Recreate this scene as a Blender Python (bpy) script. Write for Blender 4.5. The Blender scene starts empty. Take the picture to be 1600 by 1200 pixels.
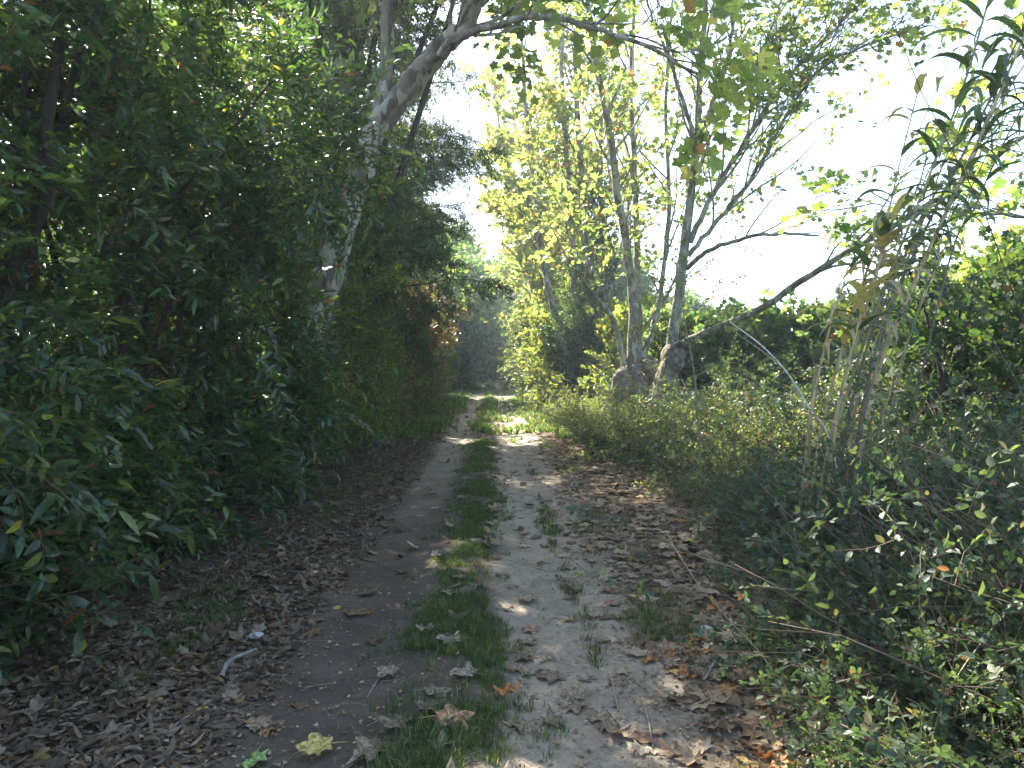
import bpy, math
import numpy as np
from mathutils import Vector, Matrix

sc = bpy.context.scene
R = math.radians
# ------------------------------------------------------------------ camera
CAM_H = 1.6
FPX = 1155.0
PITCH = math.atan(25.0 / FPX)
cam_d = bpy.data.cameras.new("camera")
cam_d.sensor_width = 36.0
cam_d.lens = 36.0 * FPX / 1600.0
cam_d.clip_start = 0.05
cam_d.clip_end = 3000
cam = bpy.data.objects.new("camera", cam_d)
sc.collection.objects.link(cam)
cam.location = (0, 0, CAM_H)
cam.rotation_euler = (math.pi / 2 - PITCH, 0, 0)
sc.camera = cam
# ------------------------------------------------------------------ light
SUN_AZ = R(-31)          # measured from +Y towards +X
SUN_EL = R(44)
world = bpy.data.worlds.new("World")
sc.world = world
world.use_nodes = True
wn = world.node_tree
wn.nodes.clear()
sky = wn.nodes.new("ShaderNodeTexSky")
sky.sky_type = 'NISHITA'
sky.sun_disc = False
sky.sun_elevation = SUN_EL
sky.sun_rotation = SUN_AZ
sky.air_density = 1.0
sky.dust_density = 1.6
sky.ozone_density = 1.0
bg = wn.nodes.new("ShaderNodeBackground")
bg.inputs[1].default_value = 0.10
wo = wn.nodes.new("ShaderNodeOutputWorld")
wn.links.new(sky.outputs[0], bg.inputs[0])
wn.links.new(bg.outputs[0], wo.inputs[0])
sun_d = bpy.data.lights.new("sun", 'SUN')
sun_d.energy = 5.0
sun_d.angle = R(0.53)
sun_d.color = (1.0, 0.93, 0.80)
sun = bpy.data.objects.new("sun", sun_d)
sc.collection.objects.link(sun)
to_sun = Vector((math.sin(SUN_AZ) * math.cos(SUN_EL), math.cos(SUN_AZ) * math.cos(SUN_EL), math.sin(SUN_EL)))
sun.rotation_euler = to_sun.to_track_quat('Z', 'Y').to_euler()
sun.location = to_sun * 50
sc.view_settings.view_transform = 'Standard'
sc.view_settings.look = 'None'
sc.view_settings.gamma = 1
sc.view_settings.use_curve_mapping = False
sc.view_settings.exposure = 2.64
sc.render.engine = 'CYCLES'
sc.cycles.max_bounces = 8
sc.cycles.diffuse_bounces = 4
sc.cycles.glossy_bounces = 3
sc.cycles.transmission_bounces = 4
sc.cycles.volume_bounces = 0
sc.cycles.use_denoising = True
sc.cycles.sample_clamp_indirect = 6
sc.cycles.caustics_reflective = False
sc.cycles.caustics_refractive = False

# ------------------------------------------------------------------ helpers
def P(px, py, Y):
    """point at depth Y seen at pixel (px, py) of the 1600x1200 photograph"""
    dx, dz, df = (px - 800) / FPX, -(py - 600) / FPX, 1.0
    c, s = math.cos(PITCH), math.sin(PITCH)
    y = df * c + dz * s
    z = -df * s + dz * c
    k = Y / y
    return np.array([dx * k, Y, CAM_H + z * k])

def G(px, py):
    dx, dz = (px - 800) / FPX, -(py - 600) / FPX
    c, s = math.cos(PITCH), math.sin(PITCH)
    y = c + dz * s
    z = -s + dz * c
    k = -CAM_H / z
    return dx * k, y * k

_lat = np.random.default_rng(5).random((256, 256))
def vnoise(x, y, f=1.0, oct=3):
    x = np.asarray(x, float) * f + 1000.3
    y = np.asarray(y, float) * f + 1000.7
    out = 0; amp = 1; tot = 0
    for o in range(oct):
        xi = np.floor(x).astype(int); yi = np.floor(y).astype(int)
        u = x - xi; v = y - yi
        u = u * u * (3 - 2 * u); v = v * v * (3 - 2 * v)
        a = _lat[xi % 256, yi % 256]; b = _lat[(xi + 1) % 256, yi % 256]
        c = _lat[xi % 256, (yi + 1) % 256]; d = _lat[(xi + 1) % 256, (yi + 1) % 256]
        out = out + amp * ((a * (1 - u) + b * u) * (1 - v) + (c * (1 - u) + d * u) * v)
        tot += amp; amp *= .5; x = x * 2 + 17.1; y = y * 2 + 9.7
    return out / tot

def sstep(a, b, x):
    t = np.clip((x - a) / (b - a), 0, 1)
    return t * t * (3 - 2 * t)

def pcx(y):                     # centre of the grass strip
    return -0.25 - 0.0225 * np.asarray(y, float)

def ground_h(x, y):
    x = np.asarray(x, float); y = np.asarray(y, float)
    o = x - pcx(y)
    h = 0.05 * (vnoise(x, y, .6, 2) - .5)
    h = h + 0.035 * np.exp(-(o / .26) ** 2)
    h = h + .018 * (vnoise(x, y, 3.1, 2) - .5) - 0.04 * np.exp(-((o + .62) / .3) ** 2) - 0.025 * np.exp(-((o - .55) / .32) ** 2)
    h = h + 0.09 * sstep(1.0, 2.2, o) + 0.10 * sstep(1.0, 2.6, -o)
    h = h + (vnoise(x, y, 5, 3) - .5) * (0.014 + .03 * sstep(.9, 1.4, np.abs(o)))
    far = sstep(60, 120, np.hypot(x, y))
    return h * (1 - far)

def link(o):
    sc.collection.objects.link(o); return o

def build(name, chunks, mats, parent=None, smooth=True, loc=(0, 0, 0)):
    """chunks: (V[n,3], [F arrays], C[n,3] or None, material slot)"""
    Vs, Cs, loops, starts, totals, mi = [], [], [], [], [], []
    vo = lo = 0
    for V, Fs, C, m in chunks:
        if len(V) == 0: continue
        Vs.append(V)
        Cs.append(np.ones((len(V), 3)) * .5 if C is None else C)
        for F in Fs:
            if len(F) == 0: continue
            n, k = F.shape
            loops.append((F + vo).ravel())
            starts.append(lo + np.arange(n) * k)
            totals.append(np.full(n, k)); mi.append(np.full(n, m))
            lo += n * k
        vo += len(V)
    V = np.concatenate(Vs) - np.array(loc); C = np.concatenate(Cs)
    L = np.concatenate(loops); S = np.concatenate(starts); M = np.concatenate(mi)
    me = bpy.data.meshes.new(name)
    me.vertices.add(len(V)); me.vertices.foreach_set("co", V.astype(np.float32).ravel())
    me.loops.add(len(L)); me.loops.foreach_set("vertex_index", L.astype(np.int32))
    me.polygons.add(len(S)); me.polygons.foreach_set("loop_start", S.astype(np.int32))
    me.polygons.foreach_set("material_index", M.astype(np.int32))
    me.polygons.foreach_set("use_smooth", np.full(len(S), smooth))
    for m in mats: me.materials.append(m)
    at = me.attributes.new("Col", 'FLOAT_COLOR', 'POINT')
    at.data.foreach_set("color", np.concatenate([C, np.ones((len(C), 1))], 1).astype(np.float32).ravel())
    me.update(calc_edges=True)
    o = link(bpy.data.objects.new(name, me))
    if parent is not None:
        o.parent = parent
    else:
        o.location = loc
    return o

def thing(name, label, cat, loc=(0, 0, 0), group=None):
    e = link(bpy.data.objects.new(name, None))
    e.location = loc; e.empty_display_size = .2
    return tag(e, label, cat, group)

def tag(o, label, cat, group=None, kind=None):
    o["label"] = label; o["category"] = cat
    if group: o["group"] = group
    if kind: o["kind"] = kind
    return o

def dup(root, loc, rz, scale=1.0, label=None, group=None):
    r = root.copy(); link(r)
    r.location = loc; r.rotation_euler = (0, 0, rz)
    r.scale = (scale,) * 3 if np.isscalar(scale) else scale
    if label: r["label"] = label
    if group: r["group"] = group
    for ch in list(root.children):
        c = ch.copy(); link(c); c.parent = r
    return r

def norm(v):
    v = np.asarray(v, float)
    return v / (np.linalg.norm(v, axis=-1, keepdims=True) + 1e-9)

# ---- tubes
def spline(pts, n):
    pts = np.asarray(pts, float)
    if len(pts) == 2:
        t = np.linspace(0, 1, n)[:, None]
        return pts[0] * (1 - t) + pts[1] * t
    q = np.concatenate([[2 * pts[0] - pts[1]], pts, [2 * pts[-1] - pts[-2]]])
    out = []
    T = np.linspace(0, len(pts) - 1 - 1e-6, n)
    for t in T:
        i = int(t); u = t - i
        a, b, c, d = q[i], q[i + 1], q[i + 2], q[i + 3]
        out.append(.5 * ((2 * b) + (c - a) * u + (2 * a - 5 * b + 4 * c - d) * u * u + (3 * b - a - 3 * c + d) * u ** 3))
    return np.array(out)

def tube(pts, rad, sides=8, rough=0.0, rng=None, col=None):
    pts = np.asarray(pts, float); n = len(pts)
    rad = np.broadcast_to(np.asarray(rad, float), (n,))
    d = norm(np.gradient(pts, axis=0))
    ref = np.array([0., 0, 1]) if abs(d[0, 2]) < .9 else np.array([1., 0, 0])
    u = norm(np.cross(d[0], ref)); us = [u]
    for i in range(1, n):
        u = norm(u - d[i] * np.dot(u, d[i])); us.append(u)
    us = np.array(us); vs = np.cross(d, us)
    a = np.arange(sides) * 2 * math.pi / sides
    rr = np.repeat(rad[:, None], sides, 1)
    if rough and rng is not None:
        rr = rr * (1 + rough * rng.normal(size=rr.shape))
    V = pts[:, None] + rr[..., None] * (np.cos(a)[None, :, None] * us[:, None] + np.sin(a)[None, :, None] * vs[:, None])
    V = V.reshape(-1, 3)
    i = np.arange(n - 1)[:, None] * sides; j = np.arange(sides)[None]; j2 = (j + 1) % sides
    F = np.stack([i + j, i + j2, i + j2 + sides, i + j + sides], -1).reshape(-1, 4)
    V = np.concatenate([V, pts[-1:] + d[-1:] * rad[-1]])
    e = (n - 1) * sides
    T = np.stack([e + np.arange(sides), e + (np.arange(sides) + 1) % sides, np.full(sides, n * sides)], -1)
    C = None if col is None else np.tile(np.array(col, float), (len(V), 1))
    return V, [F, T], C

def wander(rng, p0, d, L, n, wob=.15, up=0.0):
    p = [np.array(p0, float)]; d = norm(d)
    for i in range(n):
        d = norm(d + rng.normal(size=3) * wob + np.array([0, 0, up]))
        p.append(p[-1] + d * L / n)
    return np.array(p)

# ---- leaf templates: tip along +Y, face along +Z, unit length
def leaf_lance(w=.17, fold=.05, droop=.18):
    ts = [.12, .35, .62, .86]; ws = [.55, 1, .92, .45]
    V = [(0, 0, 0)]
    for t, k in zip(ts, ws):
        z = -droop * t * t
        V += [(-w * k, t, z + fold * k), (0, t, z), (w * k, t, z + fold * k)]
    V.append((0, 1, -droop))
    Q = []; T = [(0, 2, 1), (0, 3, 2)]
    for i in range(3):
        a = 1 + 3 * i
        Q += [(a, a + 1, a + 4, a + 3), (a + 1, a + 2, a + 5, a + 4)]
    T += [(10, 11, 13), (11, 12, 13)]
    return np.array(V, float), [np.array(T), np.array(Q)]

def leaf_simple(w=.25, fold=.06, droop=.12):
    V = [(0, 0, 0), (-w, .45, fold), (0, .5, -droop * .3), (w, .45, fold), (0, 1, -droop)]
    return np.array(V, float), [np.array([(0, 2, 1), (0, 3, 2), (1, 2, 4), (2, 3, 4)])]

def leaf_oval(w=.3, fold=.05, droop=.12):
    V = [(0, 0, 0), (-w * .8, .25, fold), (-w * .9, .62, fold * .6), (0, 1, -droop), (w * .9, .62, fold * .6), (w * .8, .25, fold), (0, .5, -droop * .3)]
    return np.array(V, float), [np.array([(6, 1, 0), (6, 2, 1), (6, 3, 2), (6, 4, 3), (6, 5, 4), (6, 0, 5)])]

def leaf_plane(detail=True, curl=.1, seed=0):
    r = np.random.default_rng(seed)
    if detail:
        pol = [(-90, .30), (-66, .36), (-42, .50), (-28, .42), (-12, .34), (2, .46), (12, .50), (24, .63), (34, .53), (45, .46),
               (55, .37), (64, .48), (75, .53), (90, .68)]
    else:
        pol = [(-90, .28), (-62, .44), (-40, .50), (-12, .37), (10, .50), (24, .60), (38, .50), (54, .40), (70, .52), (90, .66)]
    pts = [(a, q) for a, q in pol] + [(180 - a, q) for a, q in pol[-2:0:-1]]
    V = [(0, .36, 0)]
    for a, q in pts:
        q = q * (1 + .07 * r.normal())
        x, y = q * math.cos(R(a)), .36 + q * math.sin(R(a))
        z = curl * (x * x * (2.2 if x > 0 else 1.0) + (y - .36) ** 2 * 1.2 * (1 if seed % 2 else -.6)) + curl * .5 * math.sin(R(a) * 5 + seed) * q
        V.append((x, y, z + (.02 * r.normal() if detail else 0)))
    n = len(pts)
    T = np.array([(0, 1 + i, 1 + (i + 1) % n) for i in range(n)])
    return np.array(V, float), [T]

def frames(d, up, roll=0.0, rng=None):
    """rotation matrices whose Y column is d and Z column leans to up"""
    d = norm(d); N = len(d)
    z = np.broadcast_to(np.asarray(up, float), (N, 3)).copy()
    if rng is not None and roll: z = z + rng.normal(size=(N, 3)) * roll
    z = norm(z - d * (z * d).sum(1, keepdims=True))
    x = np.cross(d, z)
    return np.stack([x, d, z], -1)

def stamp(T, Rm, t, s):
    """bake template T=(V,F) at N frames"""
    V, Fs = T[0], T[1]
    N, k = len(t), len(V)
    s = np.broadcast_to(np.asarray(s, float), (N,))
    W = np.einsum('nij,kj->nki', Rm, V) * s[:, None, None] + t[:, None]
    off = (np.arange(N) * k)[:, None, None]
    return W.reshape(-1, 3), [(F[None] + off).reshape(-1, F.shape[1]) for F in Fs]

def make_spray(rng, L, n, leaf, size, spread=.9, arrange='alt', droop=0.0, wood=.004, pet=.1, upl=.3, sub=0):
    """twig along +Y carrying leaves; returns dict(leaves V,F,lid ; twig V,F)"""
    pts = [np.zeros(3)]; d = np.array([0, 1., 0])
    for i in range(5):
        d = norm(d + rng.normal(size=3) * .12 + np.array([0, 0, -droop]))
        pts.append(pts[-1] + d * L / 5)
    pts = np.array(pts)
    t = np.linspace(.12, 1, n)
    base = np.stack([np.interp(t, np.linspace(0, 1, 6), pts[:, i]) for i in range(3)], 1)
    tang = norm(np.stack([np.interp(t, np.linspace(0, 1, 6), np.gradient(pts, axis=0)[:, i]) for i in range(3)], 1))
    side = np.where(np.arange(n) % 2 == 0, 1, -1)[:, None]
    if arrange == 'alt':
        out = side * np.array([1., 0, 0]) + rng.normal(size=(n, 3)) * .35
    else:
        a = np.arange(n) * 2.4
        out = np.stack([np.cos(a), 0 * a, np.sin(a)], 1) + rng.normal(size=(n, 3)) * .25
    out[:, 2] += upl
    dirs = norm(out * spread + tang * (.55 + .8 * t[:, None] ** 3))
    Rm = frames(dirs, (0, 0, 1), .45, rng)
    sz = size * rng.uniform(.7, 1.15, n) * (1 - .25 * (t > .9))
    V, F = stamp(leaf, Rm, base + dirs * size * pet, sz)
    lid = np.repeat(np.arange(n), len(leaf[0]))
    tv, tf, _ = tube(pts, np.linspace(wood, wood * .4, 6), 3)
    return dict(V=V, F=F, lid=lid, n=n, tv=tv, tf=tf)

def bake_sprays(rng, sprays, pos, dirs, palette, weights, scale=(.8, 1.2), up=(0, 0, 1), roll=.35, twig_col=(.10, .07, .045)):
    """chunks for N sprays picked at random from the templates"""
    pos = np.asarray(pos, float); dirs = np.asarray(dirs, float)
    which = rng.integers(0, len(sprays), len(pos))
    ch = []
    pal = np.array(palette, float); w = np.array(weights, float); w /= w.sum()
    for k, S in enumerate(sprays):
        m = which == k; N = int(m.sum())
        if N == 0: continue
        Rm = frames(dirs[m], up, roll, rng)
        s = rng.uniform(scale[0], scale[1], N)
        V, F = stamp((S['V'], S['F']), Rm, pos[m], s)
        c = pal[rng.choice(len(pal), (N, S['n']), p=w)]
        c = c * rng.uniform(.75, 1.25, (N, S['n'], 1))
        C = c[:, S['lid']].reshape(-1, 3)
        ch.append((V, F, C, 0))
        tv, tf = stamp((S['tv'], S['tf']), Rm, pos[m], s)
        ch.append((tv, tf, np.tile(np.array(twig_col), (len(tv), 1)), 1))
    return ch

# ------------------------------------------------------------------ materials
def mat(name):
    m = bpy.data.materials.new(name); m.use_nodes = True
    nt = m.node_tree; nt.nodes.clear()
    return m, nt
def N(nt, t, **kw):
    n = nt.nodes.new(t)
    for k, v in kw.items(): setattr(n, k, v)
    return n

def leaf_mat(name, rough=.45, spec=.5, trans=.45, tcol=(1.9, 2.0, .7), objcol=False):
    m, nt = mat(name); L = nt.links.new
    at = N(nt, 'ShaderNodeAttribute', attribute_name="Col")
    src = at.outputs['Color']
    if objcol:
        oi = N(nt, 'ShaderNodeObjectInfo')
        mx = N(nt, 'ShaderNodeMix', data_type='RGBA', blend_type='MULTIPLY'); mx.inputs[0].default_value = 1
        L(at.outputs['Color'], mx.inputs[6]); L(oi.outputs['Color'], mx.inputs[7]); src = mx.outputs[2]
    tc = N(nt, 'ShaderNodeTexCoord'); nz = N(nt, 'ShaderNodeTexNoise'); nz.inputs['Scale'].default_value = 45
    nz.inputs['Detail'].default_value = 2
    L(tc.outputs['Object'], nz.inputs['Vector'])
    mr = N(nt, 'ShaderNodeMapRange'); mr.inputs[1].default_value = .3; mr.inputs[2].default_value = .7
    mr.inputs[3].default_value = .72; mr.inputs[4].default_value = 1.25
    L(nz.outputs[0], mr.inputs[0])
    if objcol:
        nz.inputs['Scale'].default_value = 7; nz.inputs['Detail'].default_value = 7
        mr.inputs[1].default_value = .36; mr.inputs[2].default_value = .60; mr.inputs[3].default_value = .38; mr.inputs[4].default_value = 1.25
    hv = N(nt, 'ShaderNodeVectorMath', operation='SCALE')
    L(src, hv.inputs[0]); L(mr.outputs[0], hv.inputs['Scale'])
    p = N(nt, 'ShaderNodeBsdfPrincipled')
    p.inputs['Roughness'].default_value = rough
    p.inputs['Specular IOR Level'].default_value = spec
    L(hv.outputs[0], p.inputs['Base Color'])
    out = N(nt, 'ShaderNodeOutputMaterial')
    if trans > 0:
        tr = N(nt, 'ShaderNodeBsdfTranslucent')
        vm = N(nt, 'ShaderNodeVectorMath', operation='MULTIPLY'); vm.inputs[1].default_value = tcol
        L(hv.outputs[0], vm.inputs[0]); L(vm.outputs[0], tr.inputs[0])
        ms = N(nt, 'ShaderNodeMixShader'); ms.inputs[0].default_value = trans
        L(p.outputs[0], ms.inputs[1]); L(tr.outputs[0], ms.inputs[2]); L(ms.outputs[0], out.inputs[0])
    else:
        L(p.outputs[0], out.inputs[0])
    return m

def bark_mat(name, cols, scale=6, stretch=.35, bump=.4, patchy=False, rough=.9):
    """cols: list of (pos, rgb) for the ramp"""
    m, nt = mat(name); L = nt.links.new
    tc = N(nt, 'ShaderNodeTexCoord'); mp = N(nt, 'ShaderNodeMapping'); mp.inputs['Scale'].default_value = (1, 1, stretch)
    L(tc.outputs['Object'], mp.inputs[0])
    nz = N(nt, 'ShaderNodeTexNoise'); nz.inputs['Scale'].default_value = scale; nz.inputs['Detail'].default_value = 8
    nz.inputs['Roughness'].default_value = .65
    L(mp.outputs[0], nz.inputs['Vector'])
    rp = N(nt, 'ShaderNodeValToRGB')
    els = rp.color_ramp.elements
    while len(els) < len(cols): els.new(.5)
    for e, (q, c) in zip(els, cols): e.position = q; e.color = (*c, 1)
    if patchy:
        vo = N(nt, 'ShaderNodeTexVoronoi'); vo.inputs['Scale'].default_value = scale * 1.3
        wv = N(nt, 'ShaderNodeVectorMath', operation='ADD'); L(mp.outputs[0], wv.inputs[0])
        sc2 = N(nt, 'ShaderNodeVectorMath', operation='SCALE'); sc2.inputs['Scale'].default_value = .25
        L(nz.outputs['Color'], sc2.inputs[0]); L(sc2.outputs[0], wv.inputs[1]); L(wv.outputs[0], vo.inputs['Vector'])
        ad = N(nt, 'ShaderNodeMix', data_type='FLOAT'); ad.inputs[0].default_value = .5
        sp = N(nt, 'ShaderNodeSeparateColor'); L(vo.outputs['Color'], sp.inputs[0])
        L(sp.outputs[0], ad.inputs[2]); L(nz.outputs[0], ad.inputs[3]); L(ad.outputs[0], rp.inputs[0])
    else:
        L(nz.outputs[0], rp.inputs[0])
    n2 = N(nt, 'ShaderNodeTexNoise'); n2.inputs['Scale'].default_value = scale * 6; n2.inputs['Detail'].default_value = 6
    L(mp.outputs[0], n2.inputs['Vector'])
    bp = N(nt, 'ShaderNodeBump'); bp.inputs['Strength'].default_value = bump; bp.inputs['Distance'].default_value = .03
    L(n2.outputs[0], bp.inputs['Height'])
    p = N(nt, 'ShaderNodeBsdfPrincipled'); p.inputs['Roughness'].default_value = rough
    p.inputs['Specular IOR Level'].default_value = .25
    L(rp.outputs[0], p.inputs['Base Color']); L(bp.outputs[0], p.inputs['Normal'])
    out = N(nt, 'ShaderNodeOutputMaterial'); L(p.outputs[0], out.inputs[0])
    return m

M_twig = leaf_mat("twig_bark", .9, .2, 0)
M_laurel = leaf_mat("laurel_leaf", .27, .65, .42, (2.4, 2.3, .9))
M_leaf = leaf_mat("hedge_leaf", .45, .45, .42, (2.2, 2.2, .7))
M_plane = leaf_mat("plane_leaf", .55, .35, .58, (1.75, 1.75, 1.0))
M_needle = leaf_mat("conifer_leaf", .6, .3, .22, (1.6, 1.6, .8))
M_bramble = leaf_mat("bramble_leaf", .5, .4, .40, (1.9, 1.9, .95))
M_reedleaf = leaf_mat("reed_leaf", .5, .4, .35, (1.7, 1.8, .8))
M_dry = leaf_mat("dead_leaf", .7, .3, .18, (1.3, 1.2, .9))
M_fallen = leaf_mat("fallen_leaf", .65, .3, .18, (1.3, 1.2, .9), objcol=True)
M_grass = leaf_mat("grass_blade", .5, .35, .45, (1.7, 1.8, .6))
M_planebark = bark_mat("plane_bark", [(.28, (.11, .10, .07)), (.42, (.17, .165, .12)), (.55, (.24, .235, .18)), (.70, (.36, .35, .29))], 9, .5, .4, True)
M_palebark = bark_mat("pale_bark", [(.26, (.07, .055, .04)), (.40, (.15, .13, .10)), (.55, (.23, .20, .16)), (.72, (.36, .33, .28))], 6, .4, .9, True)
M_burl = bark_mat("burl_bark", [(.32, (.07, .055, .04)), (.5, (.19, .16, .12)), (.66, (.36, .32, .25))], 11, 1, 1.0)
M_darkbark = bark_mat("dark_bark", [(.3, (.02, .016, .012)), (.6, (.055, .045, .035)), (.75, (.10, .085, .07))], 9, .3, .8)
M_stick = bark_mat("dead_wood", [(.3, (.14, .12, .10)), (.7, (.38, .35, .30))], 20, 1, .5)
M_stone = bark_mat("pale_stone", [(.3, (.30, .29, .26)), (.7, (.55, .53, .50))], 14, 1, .4)

def reed_mat():
    m, nt = mat("reed_culm"); L = nt.links.new
    at = N(nt, 'ShaderNodeAttribute', attribute_name="Col")
    tc = N(nt, 'ShaderNodeTexCoord'); nz = N(nt, 'ShaderNodeTexNoise'); nz.inputs['Scale'].default_value = 14
    mp = N(nt, 'ShaderNodeMapping'); mp.inputs['Scale'].default_value = (3, 3, .3)
    L(tc.outputs['Object'], mp.inputs[0]); L(mp.outputs[0], nz.inputs['Vector'])
    mr = N(nt, 'ShaderNodeMapRange'); mr.inputs[1].default_value = .3; mr.inputs[2].default_value = .7
    mr.inputs[3].default_value = .6; mr.inputs[4].default_value = 1.25
    L(nz.outputs[0], mr.inputs[0])
    hv = N(nt, 'ShaderNodeVectorMath', operation='SCALE'); L(at.outputs['Color'], hv.inputs[0]); L(mr.outputs[0], hv.inputs['Scale'])
    p = N(nt, 'ShaderNodeBsdfPrincipled'); p.inputs['Roughness'].default_value = .45
    L(hv.outputs[0], p.inputs['Base Color'])
    out = N(nt, 'ShaderNodeOutputMaterial'); L(p.outputs[0], out.inputs[0])
    return m
M_reed = reed_mat()

def ground_mat():
    m, nt = mat("ground_soil"); L = nt.links.new
    at = N(nt, 'ShaderNodeAttribute', attribute_name="Col")
    tc = N(nt, 'ShaderNodeTexCoord')
    def noise(s, d, r=.6):
        n = N(nt, 'ShaderNodeTexNoise'); n.inputs['Scale'].default_value = s; n.inputs['Detail'].default_value = d
        n.inputs['Roughness'].default_value = r; L(tc.outputs['Object'], n.inputs['Vector']); return n
    a = noise(2.2, 8, .7); b = noise(38, 6, .75)
    r1 = N(nt, 'ShaderNodeMapRange'); r1.inputs[1].default_value = .3; r1.inputs[2].default_value = .7
    r1.inputs[3].default_value = .62; r1.inputs[4].default_value = 1.28; L(a.outputs[0], r1.inputs[0])
    r2 = N(nt, 'ShaderNodeMapRange'); r2.inputs[1].default_value = .3; r2.inputs[2].default_value = .7
    r2.inputs[3].default_value = .74; r2.inputs[4].default_value = 1.22; L(b.outputs[0], r2.inputs[0])
    mu = N(nt, 'ShaderNodeMath', operation='MULTIPLY'); L(r1.outputs[0], mu.inputs[0]); L(r2.outputs[0], mu.inputs[1])
    # small pale grit
    vo = N(nt, 'ShaderNodeTexVoronoi'); vo.inputs['Scale'].default_value = 90; L(tc.outputs['Object'], vo.inputs['Vector'])
    gr = N(nt, 'ShaderNodeMapRange'); gr.inputs[1].default_value = .12; gr.inputs[2].default_value = .22
    gr.inputs[3].default_value = 1.5; gr.inputs[4].default_value = 1.0; L(vo.outputs['Distance'], gr.inputs[0])
    mu2 = N(nt, 'ShaderNodeMath', operation='MULTIPLY'); L(mu.outputs[0], mu2.inputs[0]); L(gr.outputs[0], mu2.inputs[1])
    hv = N(nt, 'ShaderNodeVectorMath', operation='SCALE'); L(at.outputs['Color'], hv.inputs[0]); L(mu2.outputs[0], hv.inputs['Scale'])
    p = N(nt, 'ShaderNodeBsdfPrincipled'); p.inputs['Roughness'].default_value = .95
    p.inputs['Specular IOR Level'].default_value = .15
    L(hv.outputs[0], p.inputs['Base Color'])
    c = noise(120, 5, .7)
    ad = N(nt, 'ShaderNodeMath', operation='ADD'); L(b.outputs[0], ad.inputs[0]); L(c.outputs[0], ad.inputs[1])
    bp = N(nt, 'ShaderNodeBump'); bp.inputs['Strength'].default_value = .7; bp.inputs['Distance'].default_value = .015
    L(ad.outputs[0], bp.inputs['Height']); L(bp.outputs[0], p.inputs['Normal'])
    out = N(nt, 'ShaderNodeOutputMaterial'); L(p.outputs[0], out.inputs[0])
    return m

# ------------------------------------------------------------------ ground
def axis(fine, lim, far, g=1.045):
    v = [0.0]; s = fine
    while v[-1] < far:
        if v[-1] > lim: s *= g
        v.append(v[-1] + s)
    return np.array(v)
ax = axis(.045, 3.2, 500, 1.06)
gx = np.concatenate([-ax[:0:-1], ax])
ay = axis(.045, 7, 700, 1.03)
gy = np.concatenate([-axis(.3, 2, 60, 1.2)[:0:-1], ay])
X, Y = np.meshgrid(gx, gy)
Z = ground_h(X, Y)
o = X - pcx(Y)
wob = (vnoise(X, Y, 1.7, 3) - .5) * .6 + (vnoise(X, Y, 9, 2) - .5) * .25
humus = np.array([.115, .092, .070]); clay = np.array([.31, .265, .20]); litter = np.array([.085, .062, .042])
field = np.array([.06, .07, .03])
clay_m = sstep(.12, .34, o + wob * .4) * (1 - sstep(1.1, 1.6, o + wob))
clay_far = sstep(6, 13, Y + wob * 6) * sstep(-1.15, -.85, o + wob * .4) * (1 - sstep(-.45, -.2, o + wob * .4)) * .65
clay_m = np.maximum(clay_m, clay_far)
path_m = sstep(-1.25, -.95, o + wob) * (1 - sstep(1.1, 1.55, o + wob))
C = litter * (1 - path_m[..., None]) + humus * path_m[..., None]
C = C * (1 - clay_m[..., None]) + clay * clay_m[..., None]
fm = sstep(9, 16, np.abs(X))[..., None]
C = C * (1 - fm) + field * fm
ny, nx = X.shape
idx = np.arange(ny * nx).reshape(ny, nx)
F = np.stack([idx[:-1, :-1], idx[:-1, 1:], idx[1:, 1:], idx[1:, :-1]], -1).reshape(-1, 4)
V = np.stack([X, Y, Z], -1).reshape(-1, 3)
g = build("ground", [(V, [F], C.reshape(-1, 3), 0)], [ground_mat()])
g["kind"] = "structure"; g["label"] = "two-rut dirt lane and its soil verges"

def on_ground(x, y, dz=0.0):
    return np.array([x, y, float(ground_h(x, y)) + dz])

# ------------------------------------------------------------------ spray libraries
rg = np.random.default_rng(11)
SP_laurel = [make_spray(rg, .42, 13, leaf_lance(.15, .035, .2), .115, .95, droop=.10, wood=.0035) for _ in range(3)]
SP_laurel += [make_spray(rg, .36, 15, leaf_lance(.19, .05, .3), .080, .9, droop=.16, wood=.003) for _ in range(2)]
SP_laurel += [make_spray(rg, .55, 9, leaf_lance(.13, .03, .35), .14, .8, droop=.18, wood=.004)]
SP_laurel_far = [make_spray(rg, .42, 13, leaf_simple(.19, .05, .2), .115, .95, droop=.08, wood=.003) for _ in range(3)]
SP_small = [make_spray(rg, .36, 18, leaf_oval(.26), .062, .9, 'spiral', droop=.04, wood=.003) for _ in range(3)]
SP_mid = [make_spray(rg, .55, 20, leaf_simple(.30), .10, .9, 'spiral', droop=.06, wood=.004) for _ in range(3)]
SP_far = [make_spray(rg, 1.0, 16, leaf_simple(.36), .26, .9, 'spiral', droop=.05, wood=.006) for _ in range(3)]
SP_plane = [make_spray(rg, .55, 7, leaf_plane(False, .15, k), .17, .9, droop=.10, wood=.0035, pet=.35) for k in range(4)]
SP_plane_far = [make_spray(rg, .8, 8, leaf_plane(False, .15, k), .24, .9, droop=.08, wood=.004, pet=.3) for k in range(3)]
SP_vine = [make_spray(rg, .5, 9, leaf_plane(False, .10, k), .13, .7, droop=.12, wood=.003, pet=.3, upl=.6) for k in range(3)]
SP_needle = [make_spray(rg, .40, 34, leaf_simple(.10, .02, .1), .085, .8, 'spiral', droop=.14, wood=.003, pet=0) for _ in range(3)]
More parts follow.
